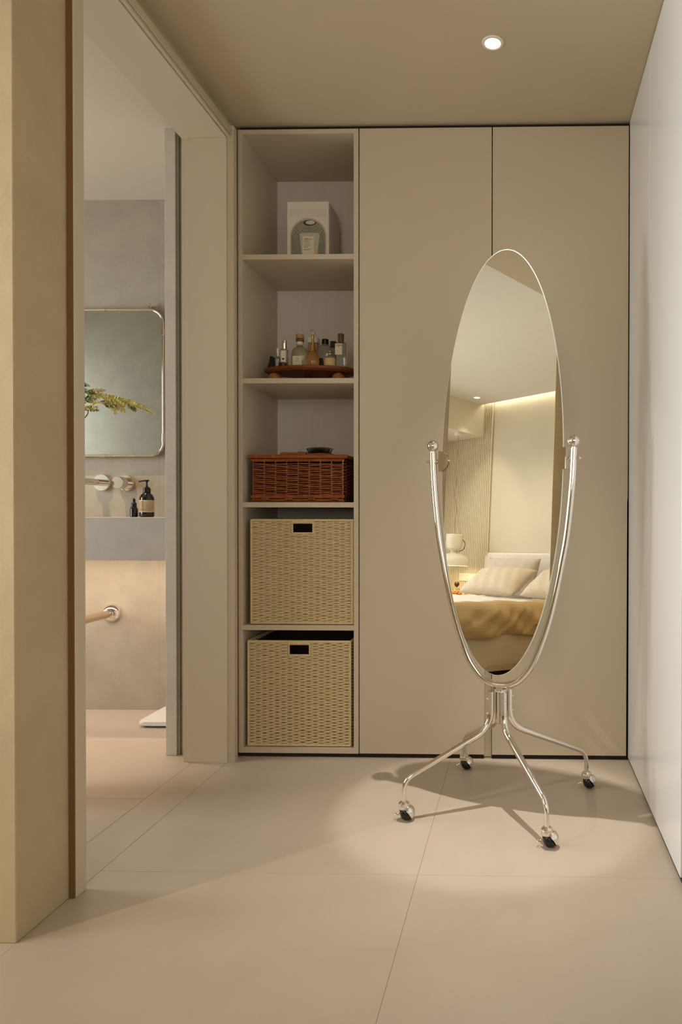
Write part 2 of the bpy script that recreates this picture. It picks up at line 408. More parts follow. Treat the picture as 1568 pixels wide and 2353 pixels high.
# ================================================================== RIGHT WARDROBE
rw = tag(root('wardrobe', (0.44, 1.6, 0)), 'long satin wardrobe bank with pale flat doors filling the right hand side', 'wardrobe')
ed = [2.5965, 2.1950, 1.7440]
for a, b in zip(ed, ed[1:]):
    put('door', bx(XR, XR+0.019, b+.0012, a-.0012, 0.012, 2.4240, bev=0.0009), PAINT_R, rw, flat=True)
a = 1.716
for k in range(7):
    put('door', bx(XR, XR+0.019, a-0.45+.0012, a-.0012, 0.012, 2.4240, bev=0.0009), PAINT_R, rw, flat=True); a -= 0.4515
put('grip_channel', bx(XR+0.022, XR+0.028, 1.715, 1.7445, 0.0, 2.424), PAINT, rw, flat=True)
put('toe_kick', bx(XR+0.004, XR+0.018, -1.59, 2.5965, 0.0, 0.011), DARK, rw, flat=True)
put('carcass', bx(XR+0.0285, 0.4695, -1.59, 2.62, 0.0, 2.426), DARK, rw, flat=True)

# ================================================================== DOWNLIGHTS
def downlight(x, y, z, r, label):
    d = tag(root('downlight', (x, y, z)), label, 'ceiling light', 'recessed ceiling lights')
    put('trim_ring', lathe(new(), [(r*0.72, .004), (r*0.71, -.001), (r*0.75, -.0035), (r*0.93, -.0035), (r, 0.0), (r*0.98, .0005)], (x, y, z), 40), BOXW, d)
    put('reflector', lathe(new(), [(r*0.715, 0.0), (r*0.62, .014), (r*0.42, .034), (r*0.36, .040)], (x, y, z), 40), REFL, d)
    put('lamp_lens', lathe(new(), [(0, .0405), (r*0.37, .0405), (r*0.37, .043), (0, .043)], (x, y, z), 32), LAMP, d)
    return d
downlight(-0.091, 2.160, ZC, 0.0345, 'small round downlight with glowing cone in the closet ceiling above the mirror')
downlight(-3.578, -1.262, 2.60, 0.047, 'round downlight in the bedroom ceiling seen in the standing mirror')

# ================================================================== CHEVAL MIRROR
cm = tag(root('cheval_mirror', (-0.065, 2.209, 0), world=False, rz=-math.radians(20.1)),
         'tall oval cheval mirror on a chrome U frame with four castor wheels', 'mirror')
U = [(0, .384), (.03, .388), (.062, .403), (.09, .432), (.114, .468), (.138, .525), (.162, .595), (.184, .680), (.205, .780), (.222, .870), (.234, .970), (.242, 1.060), (.246, 1.147)]
ctrl = [(-x, 0, z) for x, z in U[::-1]]+[(x, 0, z) for x, z in U[1:]]
put('frame', tube(new(), smooth(ctrl, 6), 0.0118, 20), CHROME, cm)
for s in (-1, 1):
    bm = sphere(new(), (s*.246, 0, 1.169), .0202, 28, 18); lathe(bm, [(.009, 1.145), (.009, 1.152)], (s*.246, 0, 0), 16)
    put('finial', bm, CHROME, cm)
beta = math.radians(2.81); a_, b_ = 0.2125, 0.6935; MZ = 1.116
def mp(x, v, d):   # mirror-plane coordinates: x across, v up, d towards the viewer
    return Vector((x, -d*math.cos(beta)+v*math.sin(beta), MZ+v*math.cos(beta)+d*math.sin(beta)))
n = 128; bm = new()
def oval(k, d, off=0.0):
    return [bm.verts.new(mp((a_-off)*math.cos(2*PI*i/n), (b_-off)*math.sin(2*PI*i/n), d)) for i in range(n)]
f0 = oval(0, .0022, .0022); bm.faces.new(f0)
glass = put('mirror_glass', bm, MIRROR, cm, flat=True)
bm = new()
r1 = oval(0, .0022, .0022); r2 = oval(0, 0.0, 0.0); r3 = oval(0, -.004, 0.0); r4 = oval(0, -.0055, .0015)
for A, B in ((r1, r2), (r2, r3), (r3, r4)):
    for i in range(n): bm.faces.new((A[i], A[(i+1) % n], B[(i+1) % n], B[i]))
bm.faces.new(r4[::-1])
put('glass_edge', bm, RIM, cm, ang=1.2)
for s in (-1, 1):
    bm = new()
    for d0, d1 in ((.0030, .0085), (-.0120, -.0065)):
        A = []; B = []
        for i in range(25):
            t = -PI/2+PI*i/24; x = s*(.2200-.0340*math.cos(t)); v = .0345*math.sin(t)
            A.append(bm.verts.new(mp(x, v, d1))); B.append(bm.verts.new(mp(x, v, d0)))
        bm.faces.new(A); bm.faces.new(B[::-1])
        for i in range(25): bm.faces.new((A[i], A[(i+1) % 25], B[(i+1) % 25], B[i]))
    box(bm, s*.2195-.0022, s*.2195+.0022, -.008, .012, MZ-.033, MZ+.033)
    clip = put('clamp_plate', bm, CHROME, cm)
    bm = new(); prof = [(0, 0), (.0045, 0), (.0045, .004), (.0085, .007), (.0085, .012), (.006, .0155), (0, .016)]
    lathe(bm, [(r, z*s) for r, z in prof], (s*.221, 0, MZ), 18, 'X')
    put('pivot_knob', bm, CHROME, clip)
    bm = new(); lathe(bm, [(0, .0), (.0035, .0), (.0035, .005*s), (.0055, .007*s), (.0055, .009*s), (.003, .012*s), (0, .012*s)], (s*.256, 0, MZ), 16, 'X')
    put('screw_head', bm, CHROME, cm)
# column block, legs, castors
bm = new(); box(bm, -.006, .006, -.018, .018, .262, .372, bev=.002); box(bm, -.017, .017, -.005, .005, .262, .372, bev=.002)
lathe(bm, [(0, .368), (.026, .368), (.027, .372), (.024, .3755), (0, .3755)], (0, 0, 0), 28)
put('hub', bm, CHROME, cm)
for sx, sy in ((-1, -1), (1, -1), (-1, 1), (1, 1)):
    p0 = Vector((sx*.0217, sy*.0255, 0)); p1 = Vector((sx*.231, sy*.2205, 0))
    path = fillet([p0+Vector((0, 0, .369)), p0+Vector((0, 0, .252)), p1+Vector((0, 0, .122)), p1+Vector((0, 0, .052))], .062, 10)
    L = [0]
    for q, w in zip(path, path[1:]): L.append(L[-1]+(w-q).length)
    rad = [.0115 if l < .14 else .0115-(.0043)*min(1, (l-.14)/(L[-1]-.20)) for l in L]
    leg = put('leg', tube(new(), path, rad, 18), CHROME, cm)
    d = Vector((sx, sy*.6, 0)).normalized()
    for z in (.345, .298):
        put('screw', sphere(new(), p0+Vector((0, 0, z))+d*.0115, .0042, 12, 8), CHROME, leg)
    # ball castor
    cst = put('castor', lathe(new(), [(0, .058), (.0085, .0580), (.012, .0565), (.0165, .052), (.0172, .0475), (.0165, .0465), (.0165, .0455), (.0170, .045), (.0160, .036), (.0120, .034), (0, .034)], (p1.x, p1.y, 0), 28), CHROME, cm)
    wc = p1+Vector((.0085, .0035, .0222))
    bm = new(); ax = Vector((.93, -.25, .26)).normalized()
    q = Vector((0, 0, 1)).rotation_difference(ax).to_matrix().to_4x4()
    lathe(bm, [(0, -.0165), (.010, -.0165), (.0165, -.0135), (.0205, -.007), (.0218, -.0015), (.0208, -.0005), (.0208, .0005), (.0218, .0015), (.0205, .008), (.0165, .0135), (.010, .0165), (0, .0165)], (0, 0, 0), 28)
    bmesh.ops.transform(bm, matrix=Matrix.Translation(wc) @ q, verts=bm.verts)
    mn = min(v.co.z for v in bm.verts); bmesh.ops.translate(bm, verts=bm.verts, vec=(0, 0, -mn))
    wc.z -= mn
    put('wheel', bm, RUBBER, cst)
    bm = sphere(new(), (0, 0, 0), .0242, 40, 28); cut = Vector((-.50, -.66, -.56)).normalized()
    bmesh.ops.bisect_plane(bm, geom=bm.verts[:]+bm.edges[:]+bm.faces[:], plane_co=cut*0.0025, plane_no=cut, clear_outer=True)
    bmesh.ops.solidify(bm, geom=bm.faces[:], thickness=.0011)
    bmesh.ops.translate(bm, verts=bm.verts, vec=wc+Vector((0.0015, 0, .0015)))
    put('wheel_hood', bm, CHROME, cst)
    bm = new(); c = p1+Vector((-.0215, -.006, .0165))
    ring = [c+Vector((.0055*math.cos(2*PI*i/16), .0055*math.sin(2*PI*i/16), 0)) for i in range(16)]
    tube(bm, ring, .0013, 6, closed=True); tube(bm, [c+Vector((.005, 0, 0)), c+Vector((.010, .002, .003)), p1+Vector((-.0135, -.003, .036))], [.0016, .0022, .0022], 6)
    put('brake_tab', bm, CHROME, cst)

# ================================================================== WOVEN BASKETS
def loop_points(x0, x1, y0, y1, n, off, rr=.012):
    """points around a rounded rectangle plus outward normals, with arc length"""
    segs = [((x0, y0), (x1, y0), (0, -1)), ((x1, y0), (x1, y1), (1, 0)), ((x1, y1), (x0, y1), (0, 1)), ((x0, y1), (x0, y0), (-1, 0))]
    return segs
def weave(bm, x0, x1, y0, y1, zs, pitch, amp, r, per, seg=4, hole=None, wob=0.0, taper=0.0, back=True, rz=None):
    rzz = rz or r
    for ri, z in enumerate(zs):
        pts = []; segs = loop_points(x0, x1, y0, y1, 0, 0)
        for (a, b, nrm) in segs:
            L = math.hypot(b[0]-a[0], b[1]-a[1]); ns = max(2, round(L/pitch)); m = ns*per
            for k in range(m):
                t = k/m; o = amp*math.sin(PI*(t*ns)+PI*ri+PI/2*0)
                if t < 0.5/m or t > 1-1.5/m: o = 0
                w = wob*math.sin(ri*1.7+t*9.0+a[0]*30)
                pts.append((Vector((a[0]+(b[0]-a[0])*t+nrm[0]*o, a[1]+(b[1]-a[1])*t+nrm[1]*o, z+w)), nrm))
        runs = []; cur = []
        for p, nrm in pts+[pts[0]]:
            inside = hole and nrm == (0, -1) and hole[0] < p.x < hole[1] and hole[2] < z < hole[3]
            if inside:
                if len(cur) > 1: runs.append(cur)
                cur = []
            else: cur.append(p)
        if len(cur) > 1: runs.append(cur)
        for run in runs:
            rings = []
            for i, p in enumerate(run):
                t = (run[min(i+1, len(run)-1)]-run[max(i-1, 0)]); t.z = 0; t.normalize(); nn = Vector((t.y, -t.x, 0))
                vs = []
                for k in range(seg):
                    an = 2*PI*(k+.5)/seg; vs.append(bm.verts.new(p+nn*math.cos(an)*r+Vector((0, 0, math.sin(an)*rzz))))
                rings.append(vs)
            for A, B in zip(rings, rings[1:]):
                for k in range(seg): bm.faces.new((A[k], A[(k+1) % seg], B[(k+1) % seg], B[k]))
    return bm
def crate(x0, x1, y0, y1, z0, z1, hx, hz, label):
    t = tag(root('storage_basket', ((x0+x1)/2, (y0+y1)/2, z0)), label, 'basket', 'cream woven rope storage baskets')
    r = .0031; pr = .0058; nrow = int((z1-z0-.022)/pr)+1; zs = [z0+.012+pr*i for i in range(nrow)]
    hole = (hx-.0385, hx+.0385, hz-.016, z1)
    bm = weave(new(), x0+.005, x1-.005, y0+.005, y1-.005, zs, .0245, .0036, r, 6, 5, hole=hole, wob=.0006, rz=.0034)
    stuff(put('rope_weave', bm, ROPE, t, ang=2.0))
    # stakes
    bm = new()
    def stake(x, y, za, zb): tube(bm, [(x, y, za), (x, y, zb)], .0024, 5)
    ns = round((x1-x0-.01)/.0245)
    for k in range(ns+1):
        x = x0+.005+(x1-x0-.01)*k/ns
        stake(x, y0+.005, z0+.008, z1-.01 if not (hole[0]-.002 < x < hole[1]+.002) else hole[2]); stake(x, y1-.005, z0+.008, z1-.01)
    ns = round((y1-y0-.01)/.0245)
    for k in range(1, ns):
        y = y0+.005+(y1-y0-.01)*k/ns; stake(x0+.005, y, z0+.008, z1-.01); stake(x1-.005, y, z0+.008, z1-.01)
    put('stakes', bm, ROPE, t); 
    def rope(bm, pts, rad, closed=False, tw=.006):
        P = []; total = 0
        pts = [Vector(p) for p in pts]
        if closed: pts = pts+[pts[0]]
        out = []
        for a, b in zip(pts, pts[1:]):
            m = max(2, int((b-a).length/tw*2))
            for k in range(m): out.append(a.lerp(b, k/m))
        if not closed: out.append(pts[-1])
        rr = [rad*(1.0 if i % 2 else .82) for i in range(len(out))]
        tube(bm, out, rr, 7, closed=closed)
    bm = new()
    for z, q in ((z1-.0055, .0055), (z0+.0055, .0052)):
        rope(bm, [(x0+.004, y0+.004, z), (x1-.004, y0+.004, z), (x1-.004, y1-.004, z), (x0+.004, y1-.004, z)], q, True)
    for x in (x0+.0045, x1-.0045):
        for y in (y0+.0045, y1-.0045): rope(bm, [(x, y, z0+.006), (x, y, z1-.006)], .0048)
    rope(bm, [(hole[0]-.002, y0+.003, z1-.01), (hole[0]-.002, y0+.003, hole[2]-.001), (hole[1]+.002, y0+.003, hole[2]-.001), (hole[1]+.002, y0+.003, z1-.01)], .0034)
    put('rope_border', bm, ROPE, t)
    bm = new(); m = 24; w = hole[1]-hole[0]+.006
    tube(bm, [(hx-w/2+w*k/(2*m), y0+.004, z1-.0105) for k in range(2*m+1)], [.0088 if k % 2 else .0080 for k in range(2*m+1)], 10)
    put('grip', bm, ROPE, t)
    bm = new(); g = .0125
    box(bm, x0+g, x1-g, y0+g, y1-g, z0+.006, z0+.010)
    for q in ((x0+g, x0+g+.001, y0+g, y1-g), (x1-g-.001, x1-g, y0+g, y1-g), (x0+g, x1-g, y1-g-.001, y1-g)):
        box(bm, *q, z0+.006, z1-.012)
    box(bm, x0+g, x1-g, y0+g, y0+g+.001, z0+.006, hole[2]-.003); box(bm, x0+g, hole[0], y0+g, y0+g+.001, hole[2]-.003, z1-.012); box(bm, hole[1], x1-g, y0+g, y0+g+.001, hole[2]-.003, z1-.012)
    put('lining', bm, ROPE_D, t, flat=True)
crate(-1.048, -0.6455, 2.612, 2.955, 0.510, 0.919, -0.8425, 0.881, 'cream woven rope storage basket with grip hole on the shelf under the brown wicker basket')
crate(-1.060, -0.654, 2.612, 2.945, 0.0365, 0.449, -0.8565, 0.4085, 'cream woven rope storage basket at the very bottom of the shelf cabinet')

# brown wicker basket
x0, x1, y0, y1, z0, z1 = -1.048, -0.684, 2.625, 2.900, 0.984, 1.150
t = tag(root('wicker_basket', ((x0+x1)/2, (y0+y1)/2, z0)), 'reddish brown lidded wicker basket on the middle shelf', 'basket')
zs = [z0+.028+.0060*i for i in range(21)]
stuff(put('willow_weave', weave(new(), x0+.006, x1-.006, y0+.006, y1-.006, zs, .046, .0062, .0026, 8, 6, wob=.0012), WICK, t, ang=2.0))
bm = new()
for i, (a, b) in enumerate([(k, k+.07) for k in [x0+.045*j for j in range(8)]]):
    tube(bm, smooth([(a, y0-.001, z0+.004+.010*(i % 2)), ((a+b)/2, y0-.003, z0+.008), (min(b, x1), y0+.001, z0+.014-.010*(i % 2))], 4), .0026, 6)
for z in (z0+.018, z0+.0235, z1-.006, z1-.001):
    tube(bm, [(x0+.001, y0+.002, z), (x1-.001, y0+.002, z+.001), (x1-.001, y1, z), (x0+.001, y1, z)], .0034, 7, closed=True)
for z in (z0+.003, z0+.010):
    tube(bm, [(x0+.006, y0+.004, z), (x1-.006, y0+.004, z), (x1-.006, y1, z), (x0+.006, y1, z)], .003, 7, closed=True)
put('willow_border', bm, WICK, t)
bm = new()
for k in range(9):
    x = x0+.006+(x1-x0-.012)*k/8
    for y in (y0+.006, y1-.006): tube(bm, [(x, y, z0+.004), (x, y, z1)], .0022, 6)
for k in range(1, 6):
    y = y0+.006+(y1-y0-.012)*k/6
    for x in (x0+.006, x1-.006): tube(bm, [(x, y, z0+.004), (x, y, z1)], .0028, 6)
put('stakes', bm, WICK, t)
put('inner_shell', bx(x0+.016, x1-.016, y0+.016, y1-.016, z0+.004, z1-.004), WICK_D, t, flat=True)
bm = new(); zl = z1+.012; lx0, lx1, ly0, ly1 = x0-.006, x1+.008, y0-.004, y1+.006
m = 62
for side in (0, 1):
    out = []
rim = []
for (a, b) in (((lx0, ly0), (lx1, ly0)), ((lx1, ly0), (lx1, ly1)), ((lx1, ly1), (lx0, ly1)), ((lx0, ly1), (lx0, ly0))):
    L = math.hypot(b[0]-a[0], b[1]-a[1]); q = int(L/.0058)
    for k in range(q):
        s = k/q; rim.append((a[0]+(b[0]-a[0])*s, a[1]+(b[1]-a[1])*s, zl-.002))
tube(bm, rim, [.0075 if k % 2 else .0060 for k in range(len(rim))], 8, closed=True)
for k in range(40):
    y = ly0+.006+(ly1-ly0-.012)*k/39
    tube(bm, [(lx0+(lx1-lx0)*s/16, y, zl+.0035+.0016*math.sin(PI*s+PI*k)) for s in range(17)], .0030, 5)
lid = put('lid', bm, WICK, t)
put('lid_lining', bx(lx0+.004, lx1-.004, ly0+.004, ly1-.004, zl-.004, zl), WICK_D, lid, flat=True)
put('lid_clasp', sphere(new(), (x1-.003, y0-.004, z1-.006), .0035, 10, 8), NICKEL, t)
# hairbrush lying on the lid, bristles up
hb = tag(root('hairbrush', (-0.82, 2.72, zl+.008)), 'wooden paddle hairbrush lying bristles up on the wicker basket lid', 'hairbrush')
bm = new(); zb = zl+.0072
sphere(bm, (-0.806, 2.715, zb+.006), 1, 28, 12, (.060, .030, .0065)); tube(bm, smooth([(-0.86, 2.72, zb+.006), (-0.90, 2.728, zb+.010), (-0.945, 2.738, zb+.010), (-0.975, 2.742, zb+.008)], 5), [.011]*5+[.007]*5+[.009]*5+[.006], 10)
put('handle', bm, WOODL, hb)
put('cushion', sphere(new(), (-0.806, 2.715, zb+.0105), 1, 24, 10, (.050, .024, .006)), RUBBER, hb)
bm = new()
for i in range(-7, 8):
    for j in range(-3, 4):
        x = i/7.5; y = j/3.6
        if x*x+y*y < .98:
            b = Vector((-0.806+x*.046, 2.715+y*.021, zb+.0105+.005*math.sqrt(max(0, 1-x*x-y*y)))); d = Vector((x*.55, y*.35, 1)).normalized()
            tube(bm, [b, b+d*.0195], [.0009, .0007], 5); bmesh.ops.create_icosphere(bm, subdivisions=1, radius=.0013, matrix=Matrix.Translation(b+d*.0195))
stuff(put('bristles', bm, BLACKP, hb))

# ================================================================== CANDLE GIFT BOX (top shelf)
bx0, bx1, by0, by1, bz0, bz1 = -0.950, -0.7785, 2.750, 2.905, 1.9352, 2.203
t = tag(root('gift_box', ((bx0+bx1)/2, (by0+by1)/2, bz0)), 'white candle gift box with arched dome picture on the top shelf', 'box')
put('carton', bx(bx0, bx1, by0, by1, bz0, bz1, bev=.002), BOXW, t)
cx = (bx0+bx1)/2+.002; yf = by0
def arch(bm, hw, zb, zs, ht, y0, y1, n=28):
    P = [(cx-hw, zb), (cx+hw, zb), (cx+hw, zs)]+[(cx+hw*math.cos(PI*i/n), zs+ht*math.sin(PI*i/n)) for i in range(1, n)]+[(cx-hw, zs)]
    return slab_xz(bm, P, y0, y1, 0)
BEI = mat('picture_shadow_brown', (150, 132, 108), 0.7); GRN = mat('picture_dome_grey', (142, 142, 126), 0.7, var=.2, vscale=70)
GRL = mat('picture_dome_light', (196, 192, 174), 0.7); GRD = mat('picture_dark', (70, 64, 54), 0.7)
put('arch_border', arch(new(), .0735, bz0+.002, 2.060, .076, yf-.0012, yf+.001), mat('box_arch_cream', (206, 190, 160), .7), t, flat=True)
pic = put('dome_picture', arch(new(), .0685, bz0+.002, 2.060, .0675, yf-.0018, yf+.001), GRN, t, flat=True)
def ell(bm, ex, ez, a, b, y, n=28):
    return bm.faces.new([bm.verts.new((ex+a*math.cos(2*PI*i/n), y, ez+b*math.sin(2*PI*i/n))) for i in range(n)])
bm = new(); ell(bm, cx+.006, 2.116, .026, .0115, yf-.0021); put('oculus_rim', bm, GRD, pic, flat=True)
bm = new(); ell(bm, cx+.009, 2.117, .019, .0085, yf-.0024); put('oculus', bm, mat('picture_sky', (214, 214, 190), .7, var=.2, vscale=150), pic, flat=True)
bm = new()
for k in range(6):       # coffer rings
    a = .030+k*.0085; b = .0135+k*.0115; ez = 2.113-k*.0035
    pts = [(cx+.004+a*math.cos(t_), yf-.0020, ez+b*math.sin(t_)) for t_ in [PI*(1.02+.96*i/26) for i in range(27)]]
    pts = [p for p in pts if abs(p[0]-cx) < .066]
    if len(pts) > 2: tube(bm, pts, .0007, 4)
for k in range(15):
    an = PI*(1.06+.88*k/14)
    p = [(cx+.004+(.030+s*.0085)*math.cos(an), yf-.0020, 2.113-s*.0035+(.0135+s*.0115)*math.sin(an)) for s in range(6)]
    p = [q for q in p if abs(q[0]-cx) < .066]
    if len(p) > 1: tube(bm, p, .0006, 4)
put('coffer_lines', bm, GRL, pic, flat=True)
cz = bz0+.0015; ct = 2.070
P = [(cx-.026, cz), (cx+.026, cz), (cx+.041, ct)]+[(cx+.041*math.cos(PI*i/10), ct+.006*math.sin(PI*i/10)) for i in range(1, 10)]+[(cx-.041, ct)]
P = [(x+.006, z) for x, z in P]
put('candle_picture', slab_xz(new(), P, yf-.0026, yf+.001, 0), mat('picture_candle_glass', (206, 198, 176), .6), pic, flat=True)
put('candle_label', bx(cx-.0225, cx+.0235, yf-.0030, yf-.0024, cz+.03, 2.061), LABEL, pic, flat=True)
lettering('lettering', 'REPLICA', .0088, (cx+.0005, yf-.0031, 2.0490), pic, PRINT)
bm = new(); rr = random.Random(3)
for k, z in enumerate([2.0420, 2.0395, 2.0330, 2.0280, 2.0235, 2.0185, 2.0160, 2.0080, 2.0055]):
    w = rr.uniform(.016, .036); x = cx-.0175
    box(bm, x, x+w, yf-.0033, yf-.0029, z-.0005, z+.0006)
put('label_lines', bm, GREYP, pic, flat=True)
bm = new()
for z0_, z1_ in ((2.188-.018, 2.188-.0175), (2.146, 2.1465), (2.141, 2.1415)):
    box(bm, bx0+.011, bx1-.011, yf-.0003, yf+.001, z0_, z1_)
for k in range(6): box(bm, bx0+.013, bx1-.013-.012*(k % 2), yf-.0003, yf+.001, 2.150+k*.0032, 2.1503+k*.0032)
for x in (bx0+.011, bx1-.0115): box(bm, x, x+.0005, yf-.0003, yf+.001, 2.141, 2.1705)
put('embossed_lines', bm, mat('emboss_taupe', (186, 170, 154), .8), t, flat=True)

# ================================================================== TRAY AND PERFUMES
TY = 2.80; TZ = 1.530
t = tag(root('tray', (-0.866, TY, SH[1])), 'oval wooden tray on ball feet holding perfume bottles', 'tray')
bm = new()
def ring(sc, z): return [bm.verts.new((-0.866+.193*sc*math.cos(2*PI*i/56), TY+.098*sc*math.sin(2*PI*i/56), z)) for i in range(56)]
R = [ring(.80, TZ-.018), ring(.94, TZ-.016), ring(1.0, TZ-.008), ring(1.0, TZ+.001), ring(.985, TZ+.0025), ring(.965, TZ+.001), ring(.955, TZ)]
bm.faces.new(R[0][::-1]); bm.faces.new(R[-1])
for A, B in zip(R, R[1:]):
    for i in range(56): bm.faces.new((A[i], A[(i+1) % 56], B[(i+1) % 56], B[i]))
put('tray_top', bm, WOOD, t)
for fx, fy in ((-1.002, -.045), (-0.741, -.045), (-0.90, .055), (-0.80, .055)):
    put('foot', sphere(new(), (fx, TY+fy, SH[1]+.0262), .0262, 22, 14), WOODL, t)
def px(x, Y=2.80): return {2.75: -.8787+(x-700)*.0017776, 2.80: -.8947+(x-700)*.0018099, 2.85: -.9107+(x-700)*.0018422}[Y]
def pz(y, Y=2.80): return {2.75: 1.5223+(850-y)*.001757, 2.80: 1.5327+(850-y)*.0017889, 2.85: 1.5431+(850-y)*.001821}[Y]
GRP = 'perfume bottles on the wooden tray'
def P_(name, x, Y, label, cat='bottle'):
    return tag(root(name, (px(x, Y), Y, TZ)), label, cat, GRP)
def lab(x, Y, x0, x1, z0, z1, d, parent, m=LABEL, name='label'):
    return put(name, bx(px(x0, Y), px(x1, Y), Y-d-.0007, Y-d+.0003, z0, z1), m, parent, flat=True)
# 1 black angular bottle
b = P_('perfume_bottle', 625, 2.80, 'small black slanted bottle at the left end of the tray')
bm = new(); X = px(625)
P = [(X-.018, TZ+.0005), (X+.013, TZ+.0005), (X+.013, pz(824)), (X+.008, pz(824)), (X+.008, pz(820)), (X-.003, pz(820)), (X-.004, pz(832))]
put('body', slab_xz(bm, P, 2.785, 2.812, .0008), BLACKP, b, flat=True)
# 2 dropper
b = P_('dropper_bottle', 639, 2.75, 'little clear dropper bottle with a white bulb on the tray')
X = px(639, 2.75)
put('body', lathe(new(), [(0, .0003), (.0105, .0003), (.0115, .002), (.0115, .038), (.007, .044), (.005, .047), (0, .047)], (X, 2.75, TZ), 20), GLASS, b)
put('collar', lathe(new(), [(.0062, .044), (.0062, .060), (0, .060)], (X, 2.75, TZ), 16), CHROME, b)
put('bulb', lathe(new(), [(.0055, .060), (.0055, .076), (.003, .080), (0, .081)], (X, 2.75, TZ), 16), WHITE, b)
# 3 tall square bottle with silver cap
b = P_('perfume_bottle', 654, 2.75, 'tall slim perfume bottle with silver cap and cream label')
X = px(654, 2.75); zt = pz(803, 2.75)
put('body', bx(X-.0135, X+.0135, 2.7365, 2.7635, TZ+.0003, zt, bev=.003, seg=2), PALEG, b)
put('cap', lathe(new(), [(.0085, zt), (.0092, zt+.002), (.0092, pz(783, 2.75)), (0, pz(782, 2.75))], (X, 2.75, 0), 20), CHROME, b)
put('label', bx(X-.0095, X+.0095, 2.7355, 2.7362, TZ+.008, zt-.008), LABEL, b, flat=True)
put('label_mark', bx(X-.0035, X+.0035, 2.7348, 2.7354, TZ+.030, TZ+.037), PRINT, b, flat=True)
# 4 round decanter with cork
b = P_('decanter', 690, 2.80, 'round shouldered decanter with cork stopper in the middle of the tray')
X = px(690); 
put('body', lathe(new(), [(0, .0003), (.030, .0003), (.0335, .003), (.0345, .010), (.0345, .062), (.032, .078), (.025, .090), (.015, .097), (.0125, .101), (.0125, .122), (.0, .122)], (X, 2.80, TZ), 36), PALEG, b)
put('neck_ring', lathe(new(), [(.013, .118), (.0165, .119), (.0165, .128), (.013, .129), (0, .129)], (X, 2.80, TZ), 24), mat('brown_neck_seal', (122, 92, 58), .5), b)
put('stopper', lathe(new(), [(.0145, .130), (.0162, .132), (.0162, .146), (.0145, .148), (0, .148)], (X, 2.80, TZ), 24), CORK, b)
put('neck_label', lathe(new(), [(.0133, .104), (.0133, .117)], (X, 2.80, TZ), 24), BOXW, b)
lb = put('label', bx(X-.019, X+.019, 2.7640, 2.7652, TZ+.012, TZ+.052), LABEL, b, flat=True)
bm = new(); box(bm, X-.012, X+.012, 2.7632, 2.7639, TZ+.030, TZ+.0308); box(bm, X-.014, X+.014, 2.7632, 2.7639, TZ+.018, TZ+.0186); lathe(bm, [(.0030, 0), (.0045, 0), (.0045, .0006), (.0030, .0006)], (X, 2.7638, TZ+.041), 14, '-Y')
put('label_print', bm, GREYP, lb, flat=True)
# 5 amphora with gold neck
b = P_('perfume_bottle', 719, 2.75, 'teardrop amber perfume bottle with a tall gold neck and glass ball top')
X = px(719, 2.75)
put('body', lathe(new(), [(0, .0003), (.014, .0003), (.022, .006), (.0258, .020), (.0250, .036), (.020, .052), (.014, .064), (.0105, .070), (0, .070)], (X, 2.75, TZ), 32), AMBER, b)
put('neck', lathe(new(), [(.0155, .0655), (.014, .070), (.010, .080), (.0062, .098), (.0048, .115), (.0048, .128), (.007, .132), (0, .132)], (X, 2.75, TZ), 28), GOLD, b)
put('stopper', sphere(new(), (X, 2.75, TZ+.1425), .0118, 22, 14), GLASS, b)
# 6 big clear bottle black cap
b = P_('perfume_bottle', 748, 2.85, 'large clear bottle with a short black cap behind the small round bottle')
X = px(748, 2.85)
put('body', lathe(new(), [(0, .0003), (.028, .0003), (.030, .004), (.030, .098), (.026, .110), (.016, .117), (0, .117)], (X, 2.85, TZ), 32), GLASS, b)
put('cap', lathe(new(), [(.0135, .117), (.0140, .119), (.0140, .138), (.0125, .140), (0, .140)], (X, 2.85, TZ), 24), BLACKP, b)
# 7 white box behind
b = P_('perfume_bottle', 721, 2.85, 'white square topped bottle half hidden behind the gold necked one')
X = px(721, 2.85)
put('body', bx(X-.020, X+.020, 2.836, 2.868, TZ+.0003, pz(790, 2.85), bev=.003), mat('pink_glass', (216, 186, 168), .1, trans=.5), b)
put('cap', bx(X-.022, X+.022, 2.834, 2.870, pz(790, 2.85)+.0005, pz(777, 2.85), bev=.002), WHITE, b)
# 8 small round bottle
b = P_('perfume_bottle', 759, 2.75, 'small round clear bottle with yellow label at the front of the tray')
X = px(759, 2.75)
put('body', lathe(new(), [(0, .0003), (.021, .0003), (.0235, .003), (.0235, .030), (.020, .042), (.010, .048), (.006, .050), (0, .050)], (X, 2.75, TZ), 30), PALEG, b)
put('neck', lathe(new(), [(.0062, .050), (.0075, .052), (.0062, .058), (.009, .062), (.006, .068), (0, .069)], (X, 2.75, TZ), 20), CHROME, b)
put('label', lathe(new(), [(.0238, .006), (.0238, .036)], (X, 2.75, TZ), 30), mat('yellow_cream_label', (222, 194, 140), .7), b)
# 8b dark capped bottle behind
b = P_('perfume_bottle', 766, 2.80, 'short grey glass bottle with a black stepped cap behind the yellow labelled bottle')
X = px(766)
put('body', bx(X-.014, X+.014, 2.789, 2.811, TZ+.0003, pz(800), bev=.003, seg=2), mat('grey_smoke_glass', (150, 148, 146), .1, trans=.5), b)
put('cap', bx(X-.010, X+.013, 2.791, 2.809, pz(800)+.0003, pz(785), bev=.0015), BLACKP, b)
